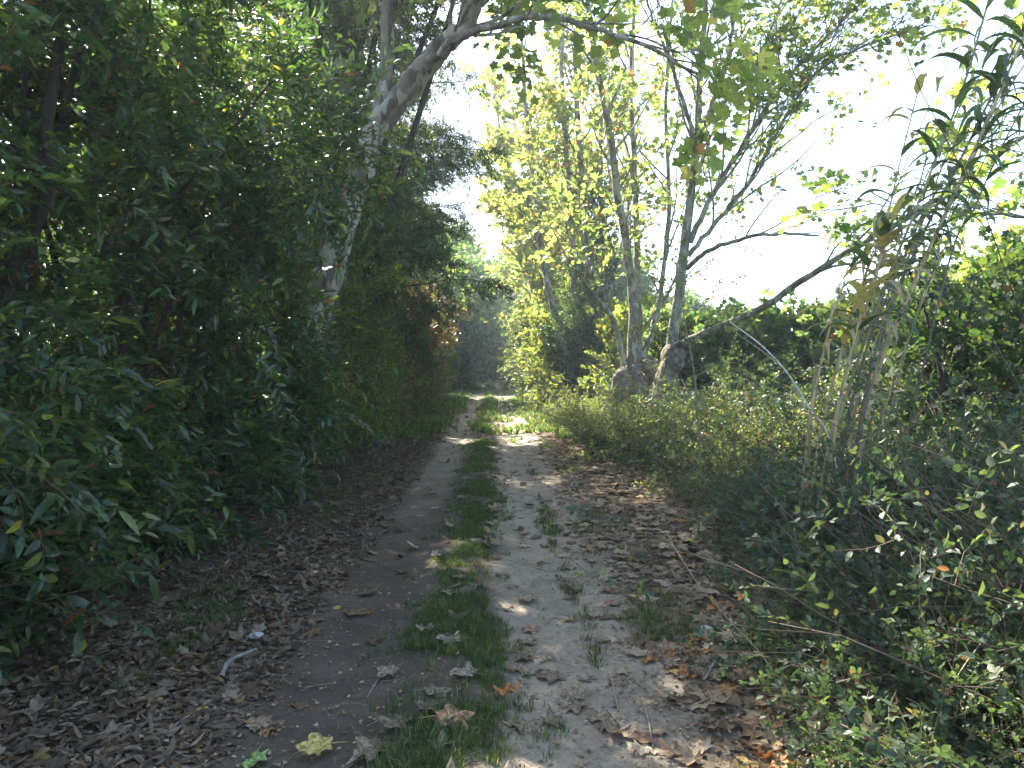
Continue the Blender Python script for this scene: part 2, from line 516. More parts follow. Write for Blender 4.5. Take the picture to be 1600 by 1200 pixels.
def trifoliate():
    a = leaf_oval(.33, .06, .12)
    Vs, Fs = [], []; o_ = 0
    for ang, s, y0 in ((0, 1, .28), (1.15, .8, .12), (-1.15, .8, .12)):
        c, s_ = math.cos(ang), math.sin(ang)
        Rm = np.array([[c, s_, 0], [-s_, c, 0], [0, 0, 1]])
        Vs.append(a[0] @ Rm.T * s * .62 + np.array([0, y0, 0])); Fs.append(a[1][0] + o_); o_ += len(a[0])
    return np.concatenate(Vs), [np.concatenate(Fs)]
SP_bramble_s = [make_spray(rg, .26, 6, trifoliate(), .075, .9, droop=.10, wood=.002, upl=.6) for _ in range(4)]
SP_bramble = [make_spray(rg, .50, 10, trifoliate(), .105, .9, droop=.13, wood=.003, upl=.6) for _ in range(4)]
SP_fine = [make_spray(rg, .22, 10, leaf_oval(.30), .034, .95, 'spiral', droop=.03, wood=.0016) for _ in range(4)]
SP_lowshrub = [make_spray(rg, .36, 13, leaf_simple(.33), .050, .95, 'spiral', droop=.05, wood=.0025) for _ in range(3)]

PAL_laurel = ([(.028, .058, .026), (.038, .076, .030), (.056, .100, .034), (.12, .16, .045), (.30, .27, .05), (.16, .075, .035)], [5, 6, 4, 1.5, .10, .12])
PAL_hedge = ([(.055, .085, .030), (.080, .12, .036), (.13, .165, .045), (.24, .23, .065), (.16, .11, .05)], [5, 5, 3.5, 1.2, .5])  # lighter yellowish tones stand in for sun on the leaves
PAL_plane = ([(.12, .17, .06), (.17, .22, .075), (.24, .27, .09), (.36, .33, .11), (.24, .13, .06)], [5, 5, 3, .5, .3])
PAL_planeg = ([(.10, .16, .05), (.14, .20, .06), (.20, .24, .06), (.34, .30, .07)], [5, 5, 2, .3])
PAL_planey = ([(.14, .19, .065), (.23, .26, .085), (.36, .33, .11), (.44, .31, .12), (.28, .15, .07)], [4, 4, 2, .6, .4])
PAL_conifer = ([(.035, .065, .028), (.055, .09, .034), (.08, .115, .042), (.13, .13, .055)], [5, 5, 2, 1])
PAL_red = ([(.11, .05, .055), (.13, .065, .06), (.09, .055, .045), (.075, .10, .04)], [4, 3, 3, 4])
PAL_bramble = ([(.030, .055, .030), (.044, .072, .036), (.065, .094, .044), (.12, .11, .055), (.18, .085, .05)], [5, 5, 3, .4, .2])
PAL_low = ([(.09, .13, .055), (.14, .17, .08), (.20, .21, .11), (.22, .18, .10)], [5, 5, 3, 1])
PAL_teal = ([(.06, .11, .045), (.09, .15, .055), (.15, .20, .07)], [4, 4, 2])  # distance haze worked into the leaf colour of the far trees

def clumps(rng, centre, rad, K, per, spread, shell=.75, outward=.9, up=.35, lo=None, droop=0):
    """positions and directions of sprays gathered in clumps in the shell of an ellipsoid"""
    u = norm(rng.normal(size=(K, 3)))
    r = shell + (1 - shell) * rng.random(K)
    r = np.where(rng.random(K) < .25, rng.uniform(.25, shell, K), r)
    c = u * r[:, None] * np.array(rad)
    k = rng.integers(int(per * .5), int(per * 1.5) + 1, K)
    cc = np.repeat(c, k, 0); uu = np.repeat(u, k, 0)
    p = cc + rng.normal(size=cc.shape) * spread
    d = norm(uu * outward + norm(rng.normal(size=cc.shape)) * .75 + np.array([0, 0, up - droop]))
    p = p + np.array(centre)
    if lo is not None:
        m = p[:, 2] > lo; p, d = p[m], d[m]
    return p, d

# ------------------------------------------------------------------ shrubs of the left bank
def stems_for(rng, base, tips, r0, sides=7, n=7):
    ch = []
    for t in tips:
        mid = (np.array(base) * .55 + np.array(t) * .45) + rng.normal(size=3) * .18
        mid[2] += .2
        pts = spline([base, mid, t], n * 2)
        ch.append((*tube(pts, np.linspace(r0, r0 * .25, len(pts)), sides, .05, rng), 0))
    return ch

def shrub(name, label, cat, base, blobs, sprays, pal, leafmat, barkmat, rng, K=40, per=22, spread=.22, r0=.05, scale=(.8, 1.2), group=None,
          ntips=7, parts=('foliage', 'stem'), up=.35, droop=0, lo=.05, extra=None, shell=.75):
    base = np.array(base, float)
    t = thing(name, label, cat, tuple(base), group)
    ps, ds, tips = [], [], []
    for (c, rad, kk) in blobs:
        p, d = clumps(rng, np.array(c) + base, rad, int(K * kk), per, spread, up=up, lo=base[2] + lo, droop=droop, shell=shell)
        ps.append(p); ds.append(d)
        for _ in range(max(2, int(ntips * kk))):
            tips.append(np.array(c) + base + norm(rng.normal(size=3)) * np.array(rad) * .8)
    ch = bake_sprays(rng, sprays, np.concatenate(ps), np.concatenate(ds), *pal, scale=scale)
    build(parts[0], ch, [leafmat, M_twig], t, loc=base)
    tips = [np.array([q[0], q[1], max(q[2], base[2] + .3)]) for q in tips]
    sch = stems_for(rng, base - np.array([0, 0, .08]), tips, r0)
    if extra: sch += extra
    build(parts[1], sch, [barkmat], t, loc=base)
    return t

def left_edge(y):               # x of the foot of the left hedge
    return -2.35 - .012 * y

rl = np.random.default_rng(21)
# near laurels: (y, x offset, label)
laurels = [
    (3.3, -1.25, 4.6, "glossy laurel shrub at the near end of the left bank"),
    (4.9, -1.35, 6.6, "tall glossy laurel with the thick forked dark stem"),
    (6.6, -1.15, 5.8, "dense laurel bulging over the lane in front of the leaning pale trunk"),
    (8.3, -1.25, 5.2, "laurel at the foot of the leaning pale trunk, bluish low leaves"),
]
for i, (y, dx, h, lab) in enumerate(laurels):
    x = left_edge(y) + dx
    extra = None
    if i == 1:
        a = P(-40, 640, 4.5); e1 = []
        for pts, r0, r1 in (([(-30, 560), (20, 400), (62, 330), (82, 268), (74, 190), (95, 60)], .065, .03), ([(76, 268), (40, 235), (-30, 190)], .045, .03)):
            q = spline([P(px, py, 4.6) for px, py in pts], 22)
            e1.append((*tube(q, np.linspace(r0, r1, 22), 9, .05, rl), 0))
        extra = e1
    blobs = [((.0, 0, h * .34), (1.35, 1.25, h * .34), 1.0), ((-.1, .1, h * .72), (1.5, 1.35, h * .27), .8), ((.75, 0, .55), (.55, 1.0, .5), .32)]
    if i == 3: blobs += [((.75, .2, 1.0), (.8, .9, 1.0), .6), ((.6, -.2, 2.2), (.7, .7, .7), .3)]
    if i == 2: blobs.append(((1.15, .5, 3.6), (.9, .9, 1.0), .45))
    if i == 1: blobs.append(((.6, .4, 4.3), (1.2, 1.0, 1.0), .4))
    if i == 0: blobs = [((0, .1, 1.6), (1.25, 1.0, 1.5), .8), ((-.2, .3, 3.4), (1.1, 1.0, 1.2), .5), ((.95, .1, .5), (.35, .6, .4), .2)]
    shrub("laurel_shrub", lab, "laurel", on_ground(x, y), blobs, SP_laurel, PAL_laurel, M_laurel, M_darkbark, rl,
          K=52, per=22, spread=.18, r0=.045, scale=(.75, 1.2), group="laurels of the left bank", ntips=5, droop=.15, extra=extra)

# second row closing the view behind the laurels
back = [(-6.6, 4.6, 4.2), (-7.0, 10.0, 4.6), (-9.5, 8.0, 4.6)]
blabs = ["tall evergreen behind the laurels, seen through their gaps at the left edge",
         "tall evergreen behind the leaning pale trunk", "evergreen deep in the left wood behind two laurels"]
for (x, y, h), lab in zip(back, blabs):
    shrub("evergreen_tree", lab, "tree", on_ground(x, y), [((0, 0, h * .4), (1.9, 1.9, h * .4), 1), ((0, 0, h * .75), (1.7, 1.7, h * .27), .7)],
          SP_laurel_far, PAL_laurel, M_laurel, M_darkbark, rl, K=26, per=18, spread=.3, r0=.07, scale=(1, 1.5), group="evergreens behind the left bank", parts=('crown', 'trunk'))

# hedgerow farther along the left
rh = np.random.default_rng(33)
hproto = []
def hedge_proto(pal, h, w, sprays, m, name, lab, cat, pos, K=60, scale=(.8, 1.3)):
    x, y = pos
    return shrub(name, lab, cat, on_ground(x, y), [((0, 0, h * .36), (w, w, h * .36), 1), ((.1, 0, h * .72), (w * .9, w * .9, h * .28), .7),
                 ((.35 * w, 0, .45), (w * .75, w * .8, .45), .3)], sprays, pal, m, M_darkbark, rh, K=K, per=24, spread=.23, r0=.05, scale=scale,
                 group="hedgerow shrubs along the left of the lane")
h1 = hedge_proto(PAL_hedge, 4.2, 1.35, SP_small, M_leaf, "hedgerow_shrub", "small-leaved shrub on the left just beyond the leaning pale trunk", "shrub", (-3.75, 11.6), 66)
h2 = hedge_proto(PAL_hedge, 5.4, 1.6, SP_mid, M_leaf, "hedgerow_tree", "bushy hedgerow tree under the dark conifer on the left", "tree", (-4.3, 15.0), 55)
h3 = shrub("hedgerow_shrub", "reddish brown leaved shrub beside the lane on the left", "shrub", on_ground(-3.5, 21.0),
           [((0, 0, 1.6), (1.0, 1.0, 1.4), .45), ((.9, -.2, 2.7), (.65, .7, .6), .3)], SP_mid, PAL_red, M_leaf, M_darkbark, rh, K=62, per=24, spread=.25,
           group="hedgerow shrubs along the left of the lane", scale=(.7, 1.1))
lefts = [(h1, -3.7, 13.7, 2.1, 1.0, "dark shrub over the leaf litter on the left, twiggy at its foot"),
         (h1, -4.1, 17.6, 3.9, 1.05, "small-leaved shrub beside the bright verge grass on the left"),
         (h2, -5.2, 19.3, 1.0, 1.1, "bushy tree behind the reddish shrub on the left"),
         (h1, -4.0, 24.6, 5.1, 1.0, "green shrub just past the reddish shrub on the left"),
         (h2, -5.0, 28.5, 2.2, 1.1, "leafy hedgerow tree overhanging the middle of the lane on the left"),
         (h1, -4.6, 33.0, .6, 1.2, "small-leaved shrub far up the left verge, before the narrowing"),
         (h2, -5.6, 39.0, 4.4, 1.3, "hedgerow tree far up on the left at the narrowing of the lane"),
         (h2, -6.2, 50.0, .4, 1.5, "farthest hedgerow tree on the left, pale with haze")]
for src, x, y, rz, s, lab in lefts:
    dup(src, tuple(on_ground(x, y)), rz, s, lab)

shrub("evergreen_tree", "tall fine-leaved evergreen filling the space right behind the leaning pale trunk", "tree", on_ground(-3.75, 13.0),
      [((.1, 0, 4.4), (1.5, 1.5, 2.2), .8), ((.5, 0, 8.2), (2.0, 1.7, 2.6), 1.35), ((2.0, -.2, 10.9), (2.1, 2.2, 1.2), 1.1)], SP_mid, PAL_hedge, M_leaf, M_darkbark, rh, K=62, per=24, spread=.26,  # topmost blob is out of view, added to shade the right foreground
      r0=.10, scale=(.6, 1.0), parts=('crown', 'trunk'))
# ------------------------------------------------------------------ conifers
def conifer(name, label, base, h, rad, rng, nb=90, lean=(0, 0), z0=.12):
    base = np.array(base, float)
    t = thing(name, label, "conifer", tuple(base), "dark conifers on the left")
    ch = []; ps, ds = [], []
    top = base + np.array([lean[0], lean[1], h])
    tr = spline([base - np.array([0, 0, .1]), (base + top) / 2 + rng.normal(size=3) * .1, top], 20)
    ch.append((*tube(tr, np.linspace(.17, .03, 20), 9, .05, rng), 0))
    for i in range(nb):
        f = z0 + (1 - z0) * (i / nb) ** .9
        p0 = base + (top - base) * f
        L = rad * (1 - f) ** .55 * rng.uniform(.55, 1.25) + .25
        a = rng.uniform(0, 2 * math.pi)
        d = np.array([math.cos(a), math.sin(a), rng.uniform(-.05, .4)])
        b = wander(rng, p0, d, L, 6, .10, -.03)
        ch.append((*tube(b, np.linspace(.022, .006, len(b)), 4), 0))
        m = max(6, int(L * 20))
        tt = rng.uniform(.15, 1.0, m) ** .8
        q = np.stack([np.interp(tt, np.linspace(0, 1, len(b)), b[:, k]) for k in range(3)], 1) + rng.normal(size=(m, 3)) * .07
        ps.append(q); ds.append(norm(np.tile(norm(d), (m, 1)) * .8 + rng.normal(size=(m, 3)) * .45 + np.array([0, 0, -.25])))
    build("crown", bake_sprays(rng, SP_needle, np.concatenate(ps), np.concatenate(ds), *PAL_conifer, scale=(.8, 1.5)), [M_needle, M_twig], t, loc=base)
    build("trunk", ch, [M_darkbark], t, loc=base)
    return t
rc = np.random.default_rng(44)
c1 = conifer("conifer", "dark conifer right behind the leaning pale trunk, drooping sprays over the lane", on_ground(-3.2, 14.6), 13, 3.7, rc, 125, z0=.2)
c2 = conifer("conifer", "conifer reaching farthest over the lane above the reddish shrub", on_ground(-3.6, 19.6), 10, 4.6, rc, 110, z0=.3)
dup(c1, tuple(on_ground(-6.9, 17.5)), 2.0, .8, "conifer deeper in the left wood, behind the two by the lane")
dup(c2, tuple(on_ground(-5.9, 27.0)), 1.1, .85, "conifer beyond the reddish shrub, farther up the left side")

# ------------------------------------------------------------------ plane trees
def plane_tree(name, label, base, stems, rng, sec=12, secL=(1.2, 3.2), ter=5, sprn=3, start=.25, pal=PAL_plane, sprays=SP_plane, bark=None,
               extra_wood=(), dirbias=(0, 0, .8), group="plane trees along the lane", sidesec=5, spray_scale=(.8, 1.25), leafp=1.0, cat="plane tree"):
    """stems: list of (points, r0, r1, first fraction that branches or None)"""
    base = np.array(base, float)
    t = thing(name, label, cat, tuple(base), group)
    wood = []; ps, ds = [], []
    for st in stems:
        pts, r0, r1 = st[:3]
        s0 = st[3] if len(st) > 3 else start
        nsec = st[4] if len(st) > 4 else sec
        lsc = st[5] if len(st) > 5 else 1.0
        nter = st[6] if len(st) > 6 else ter
        n = 30
        q = spline(pts, n)
        q[1:-1] += rng.normal(size=(n - 2, 3)) * .012
        rr = np.linspace(r0, r1, n) * (1 + .018 * rng.normal(size=n))
        wood.append((*tube(q, rr, 12, .018, rng), 0))
        Ltot = np.linalg.norm(np.diff(q, axis=0), axis=1).sum()
        if s0 is None: continue
        tang = norm(np.gradient(q, axis=0))
        for j in range(nsec):
            f = s0 + (1 - s0) * (j + rng.random()) / nsec
            k = min(n - 1, int(f * (n - 1)))
            a = rng.uniform(0, 2 * math.pi)
            rad = norm(np.array([math.cos(a), math.sin(a), 0]))
            d = norm(tang[k] * .9 + rad * rng.uniform(.55, 1.0) + np.array(dirbias) * .35)
            L = rng.uniform(*secL) * (1.1 - .55 * f) * lsc
            rs = min(rr[k] * .55, .012 + L * .012)
            b = wander(rng, q[k], d, L, 9, .10, .03)
            wood.append((*tube(b, np.linspace(rs, .006, len(b)), sidesec), 0))
            for m in range(nter):
                g_ = rng.uniform(.25, 1.0); kk = int(g_ * 9)
                d2 = norm(norm(b[min(9, kk + 1)] - b[max(0, kk - 1)]) + norm(rng.normal(size=3)) * .75)
                L2 = rng.uniform(.35, .95) * (L / 2.2) ** .5
                c = wander(rng, b[kk], d2, L2, 5, .14, .02)
                wood.append((*tube(c, np.linspace(.008, .004, len(c)), 3), 0))
                for w in range(sprn):
                    if rng.random() > leafp: continue
                    z = rng.integers(2, 6)
                    ps.append(c[z]); ds.append(norm(d2 + norm(rng.normal(size=3)) * .8 + np.array([0, 0, -.1])))
            ps.append(b[-1]); ds.append(norm(b[-1] - b[-2]))
    wood += list(extra_wood)
    build("crown", bake_sprays(rng, sprays, ps, ds, *pal, scale=spray_scale), [M_plane, M_twig], t, loc=base)
    build("trunk", wood, [bark or M_planebark], t, loc=base)
    return t

def S(pts, Y0, dY=0.0):
    n = len(pts)
    return [P(px, py, Y0 + dY * i / max(1, n - 1)) for i, (px, py) in enumerate(pts)]

rp = np.random.default_rng(55)
# --- leaning pale tree on the left
YL = 10.0
bL = P(448, 690, YL); bL[2] = -.05
fork = P(592, 190, YL)
lean = [bL, P(456, 600, YL), P(484, 515, YL), P(512, 430, YL), P(540, 345, YL), P(566, 262, YL), fork]
up2 = [fork, P(650, 115, YL - .2), P(700, 60, YL - .4), P(745, 0, YL - .7), np.array([.4, 8.6, 9.0]), np.array([1.2, 7.6, 11.5])]
up1 = [P(585, 215, YL), P(602, 120, YL + .1), P(605, 50, YL + .2), P(600, -40, YL + .3), np.array([-2.2, 10.8, 9.5]), np.array([-2.6, 11.5, 13])]
arch = [P(664, 98, YL - .2), P(700, 70, YL - .8), P(760, 42, YL - 1.2), P(850, 27, YL - 1.6), P(930, 45, YL - 1.9), P(1010, 75, YL - 2.1), P(1090, 115, YL - 2.2)]
over1 = [np.array(up2[3]), np.array([.6, 7.0, 8.2]), np.array([1.4, 4.8, 9.2]), np.array([2.0, 2.6, 9.6])]  # this and the next limb: unseen, added overhead for foreground shade
over2 = [np.array(up1[3]), np.array([-2.9, 8.6, 8.6]), np.array([-2.2, 6.0, 9.8]), np.array([-1.6, 3.4, 10.2])]
up2b = [P(560, 275, YL + .1), P(590, 215, YL + .15), P(640, 150, YL + .1), P(690, 85, YL), P(725, 30, YL - .1), np.array([-.1, 9.9, 8.6])]
over4 = [np.array(up1[4]), np.array([-1.9, 12.4, 9.9]), np.array([-1.0, 13.8, 10.6])]  # this and the next limb added above the view to shade the right foreground
over5 = [np.array(up2[4]), np.array([.3, 10.6, 9.9]), np.array([-.2, 12.4, 10.8])]
over3 = [np.array(up2[4]), np.array([2.2, 9.8, 9.8]), np.array([3.6, 10.4, 10.8]), np.array([4.8, 11, 11.2])]
plane_tree("plane_tree", "big pale-barked tree leaning over the lane from the left", bL,
           [(lean, .235, .15, None), (up2, .118, .08, .45, 14), (up2b, .10, .05, .6, 8), (up1, .11, .05, .5, 12), (over4, .05, .02, .1, 20), (over5, .05, .02, .1, 16), (arch, .052, .015, .35, 9, .6, 1),
            (over1, .07, .02, .35, 7), (over2, .07, .02, .25, 8)], rp, secL=(1.2, 2.8), ter=4, sprn=3, bark=M_palebark, leafp=.8,
           group="plane trees along the lane")
# --- tree A with swollen base
YA = 17.0
bA = P(992, 700, YA); bA[2] = -.05
def burl(rng, c, rx, rz, ry=None, n=22, lumps=.16, seed=0, top=1.0):
    ry = ry or rx
    th = np.linspace(0, math.pi, n); ph = np.linspace(0, 2 * math.pi, n * 2, endpoint=False)
    T_, Ph = np.meshgrid(th, ph, indexing='ij')
    u = np.stack([np.sin(T_) * np.cos(Ph), np.sin(T_) * np.sin(Ph), np.cos(T_)], -1)
    k = norm(rng.normal(size=(18, 3)))
    disp = 1 + sum(lumps * np.exp(-((u - q) ** 2).sum(-1) / rng.uniform(.05, .22)) * rng.uniform(-.3, 1) for q in k)
    disp = disp + rng.normal(size=disp.shape) * .018
    disp[0] = disp[0].mean(); disp[-1] = disp[-1].mean()
    Vv = u * disp[..., None] * np.array([rx, ry, rz]) + np.array(c)
    m = n * 2; i = np.arange(n - 1)[:, None] * m; j = np.arange(m)[None]; j2 = (j + 1) % m
    Ff = np.stack([i + j, i + m + j, i + m + j2, i + j2], -1).reshape(-1, 4)
    return Vv.reshape(-1, 3), [Ff], None
A1 = [P(992, 690, YA), P(990, 600, YA), P(988, 540, YA), P(990, 470, YA), P(978, 380, YA), P(965, 300, YA), P(952, 200, YA), P(930, 90, YA), P(915, -30, YA), P(905, -150, YA)]
A2 = [P(1000, 580, YA), P(998, 500, YA + .3), P(995, 400, YA + .5), P(992, 280, YA + .7), P(985, 150, YA + .8), P(990, 20, YA + .9), P(992, -120, YA + 1)]
A3 = [P(990, 535, YA), P(1008, 510, YA - .2), P(1040, 465, YA - .3), P(1052, 440, YA - .4), P(1075, 350, YA - .5)]
A4 = [P(975, 570, YA), P(962, 510, YA), P(945, 480, YA), P(925, 450, YA - .2), P(912, 390, YA - .3), P(905, 300, YA - .4)]
A5 = [P(1005, 560, YA), P(1018, 520, YA + .2), P(1030, 470, YA + .4), P(1045, 330, YA + .6), P(1040, 150, YA + .8), P(1050, 0, YA + 1)]
ew = [(*burl(rp, P(992, 620, YA), .32, .80, .36), 1), (*burl(rp, P(972, 605, YA - .25), .24, .42, .22), 1), (*burl(rp, P(1012, 575, YA), .26, .26, .25), 1)]
tA = plane_tree("plane_tree", "plane tree with a knobbly swollen foot and white stub, nearest the lane on the right", bA,
           [(A1, .145, .045, .42, 22), (A2, .10, .035, .45, 16), (A3, .05, .02, .4, 6), (A4, .07, .02, .4, 7), (A5, .08, .03, .4, 12)], rp, secL=(1.2, 3.4), ter=5, sprn=2,
           leafp=.45, spray_scale=(.6, .95))
# swollen foot as part
build("burl", [(c[0], c[1], c[2], 0) for c in ew], [M_burl], tA, loc=bA)
# --- tree B
YB = 15.5
bB = P(1045, 715, YB); bB[2] = -.05
B1 = [P(1042, 600, YB), P(1052, 520, YB), P(1064, 440, YB), P(1075, 340, YB), P(1087, 240, YB), P(1092, 150, YB), P(1100, 30, YB), P(1110, -120, YB)]
B2 = [P(1078, 380, YB), P(1105, 320, YB - .2), P(1150, 240, YB - .5), P(1190, 180, YB - .8), P(1240, 110, YB - 1), P(1310, 40, YB - 1.3), P(1380, -30, YB - 1.5)]
B3 = [P(1075, 400, YB), P(1120, 345, YB - .3), P(1180, 270, YB - .6), P(1260, 130, YB - 1), P(1330, 80, YB - 1.5), P(1450, 40, YB - 2)]
B4 = [P(1048, 545, YB), P(1090, 525, YB - .6), P(1150, 500, YB - 1.3), P(1220, 462, YB - 2), P(1300, 408, YB - 2.8), P(1380, 362, YB - 3.6), P(1480, 300, YB - 4.5), P(1620, 200, YB - 5.6)]
B5 = [P(1090, 240, YB), P(1065, 150, YB), P(1045, 90, YB - .2), P(1020, 30, YB - .4), P(1000, -40, YB - .5)]
B6 = [P(1072, 420, YB), P(1110, 390, YB - .5), P(1180, 368, YB - 1), P(1250, 366, YB - 1.4), P(1310, 372, YB - 1.8)]
B7 = [P(1088, 250, YB), P(1110, 170, YB), P(1140, 80, YB), P(1145, -20, YB), P(1160, -100, YB)]
B8 = [P(1095, 190, YB), P(1160, 130, YB - .3), P(1200, 60, YB - .6), P(1230, -30, YB - .8)]
tB = plane_tree("plane_tree", "plane tree with a pale swollen foot and a long low limb reaching right", bB,
           [(B1, .13, .045, .45, 18), (B2, .065, .015, .2, 30), (B3, .055, .015, .2, 30), (B4, .085, .028, .45, 10), (B5, .05, .015, .3, 7),
            (B6, .055, .015, .4, 6), (B7, .06, .02, .25, 18), (B8, .05, .015, .25, 16)], rp, secL=(1.0, 2.8), ter=5, sprn=2, leafp=.42, spray_scale=(.55, .9), dirbias=(.5, 0, .8))
build("burl", [(*burl(rp, P(1042, 630, YB), .27, .95, .27, lumps=.22), 0), (*burl(rp, P(1052, 560, YB), .24, .35, .24), 0)], [M_burl], tB, loc=bB)

# --- ivy clad group C
YC = 25.0
bC = on_ground(*(P(915, 640, YC)[:2]))
Cs = [
    [P(905, 620, YC), P(880, 540, YC), P(862, 470, YC), P(846, 390, YC), P(835, 300, YC), P(822, 180, YC), P(815, 60, YC)],
    [P(912, 620, YC), P(905, 520, YC), P(896, 430, YC), P(893, 340, YC), P(885, 240, YC), P(878, 120, YC), P(880, 0, YC)],
    [P(925, 620, YC), P(925, 520, YC), P(922, 420, YC), P(915, 320, YC), P(905, 220, YC), P(900, 100, YC), P(905, -20, YC)],
    [P(935, 620, YC), P(942, 520, YC), P(945, 420, YC), P(938, 300, YC), P(940, 190, YC), P(945, 80, YC)],
    [P(935, 560, YC), P(948, 470, YC), P(968, 400, YC), P(985, 300, YC), P(1000, 160, YC)],
]
tC = plane_tree("plane_tree", "clump of slim plane stems wrapped in dark ivy, farther up on the right", bC,
           [(Cs[0], .16, .05, .4, 16), (Cs[1], .14, .05, .4, 16), (Cs[2], .19, .06, .4, 18), (Cs[3], .14, .05, .4, 16), (Cs[4], .10, .03, .4, 10)], rp,
           secL=(1.3, 3.4), ter=5, sprn=3, pal=PAL_planey, sprays=SP_plane, leafp=.8, spray_scale=(.7, 1.1))
ips, ids = [], []
for s_, hh in ((Cs[0], .25), (Cs[1], .35), (Cs[2], .62), (Cs[3], .55)):
    q = spline(s_, 40); m = 420
    f = rp.random(m) ** 1.2 * hh
    pp = np.stack([np.interp(f, np.linspace(0, 1, 40), q[:, k]) for k in range(3)], 1)
    dd = norm(rp.normal(size=(m, 3)) * np.array([1, 1, .4]))
    pp += dd * (.28 * (1.2 - f[:, None]))
    ips.append(pp); ids.append(norm(dd + np.array([0, 0, .5])))
build("ivy", bake_sprays(rp, SP_mid, np.concatenate(ips), np.concatenate(ids), *PAL_laurel, scale=(.7, 1.0)), [M_leaf, M_twig], tC, loc=bC)

# --- plane tree right of the frame whose branches hang in from the right
bD = on_ground(9.2, 8.4)
D0 = [bD - np.array([0, 0, .1]), np.array([9.0, 8.4, 2]), np.array([8.7, 8.3, 4]), np.array([8.2, 8.2, 7]), np.array([8, 8.3, 10])]
D1 = [np.array([8.9, 8.4, 2.4]), np.array([7.6, 8.6, 3.0]), np.array([6.3, 8.7, 3.3]), np.array([5.2, 8.7, 3.45]), np.array([4.5, 8.6, 3.5])]
D2 = [np.array([8.6, 8.3, 4.2]), np.array([7.2, 7.8, 5.2]), np.array([5.9, 7.5, 5.6]), np.array([5.0, 7.3, 5.7]), np.array([4.2, 7.2, 5.7])]
D3 = [np.array([8.7, 8.4, 3.2]), np.array([7.8, 9.0, 3.0]), np.array([6.7, 9.6, 2.7]), np.array([6.0, 9.8, 2.75])]
plane_tree("plane_tree", "plane tree whose thin leafy branch ends hang in over the reeds", bD,
           [(D0, .2, .05, .5, 18), (D1, .035, .008, .3, 7), (D2, .05, .01, .3, 20), (D3, .03, .008, .3, 5)], rp, secL=(.8, 2.0), ter=3, sprn=2, leafp=.55, pal=PAL_planeg, spray_scale=(.6, .9),
           dirbias=(-.3, 0, .3))

# --- farther plane trees right of the lane and above it
Dfar = []
for k, (x, y, h, lab, yel) in enumerate([
        (2.2, 33, 13, "yellowing plane tree up the lane behind the ivy-wrapped clump", True),
        (2.8, 43, 13, "second yellowing plane tree up the lane, glowing above it", True),
        (3.2, 55, 14, "hazy plane tree near the end of the lane on the right", False)]):
    b = on_ground(x, y)
    st = []
    for j in range(4):
        a = rp.uniform(0, 2 * math.pi)
        tip = b + np.array([math.cos(a) * 2.0 - .9, math.sin(a) * 2.0, h * rp.uniform(.75, 1)])
        st.append(([b - np.array([0, 0, .1]), b + np.array([math.cos(a) * .3, math.sin(a) * .3, 1.2]), (b + tip) / 2 + rp.normal(size=3) * .3, tip], .17, .04, .3, 15))
    plane_tree("plane_tree", lab, b, st, rp, secL=(1.5, 4.0), ter=5, sprn=3, pal=PAL_planey if yel else PAL_plane, sprays=SP_plane_far, sidesec=4)

# ------------------------------------------------------------------ bushes right of the lane, middle distance
rb = np.random.default_rng(66)
PAL_yellow = ([(.14, .18, .05), (.22, .23, .06), (.34, .30, .07), (.09, .13, .04)], [4, 3, 1.2, 4])
shrub("maple_bush", "bright yellow-green bush at the foot of the ivy-wrapped clump", "bush", on_ground(1.75, 26.5),
      [((0, 0, 1.6), (1.1, 1.2, 1.5), 1), ((.2, 0, 3.1), (.8, .8, .8), .4)], SP_vine, PAL_yellow, M_plane, M_darkbark, rb, K=46, per=16, spread=.28)
shrub("maple_bush", "yellow-green bush between the ivy clump and the tree with the white stub", "bush", on_ground(3.4, 21.5),
      [((0, 0, 1.6), (1.2, 1.1, 1.5), 1)], SP_vine, PAL_yellow, M_plane, M_darkbark, rb, K=36, per=14, spread=.28)
e1 = shrub("evergreen_bush", "dark evergreen bush on the right where the lane narrows", "bush", on_ground(1.9, 33),
      [((0, 0, 2.0), (1.5, 1.5, 2.0), 1)], SP_mid, PAL_hedge, M_leaf, M_darkbark, rb, K=60, per=20, spread=.3, scale=(1, 1.5))
dup(e1, tuple(on_ground(1.8, 41)), 1.3, 1.15, "second dark bush on the right where the lane narrows")
dup(e1, tuple(on_ground(1.6, 51)), 3.3, 1.3, "hazy evergreen bush far up the right side of the lane")
dup(e1, tuple(on_ground(3.6, 30)), 2.3, 1.0, "dark bush behind the ivy-wrapped stems")

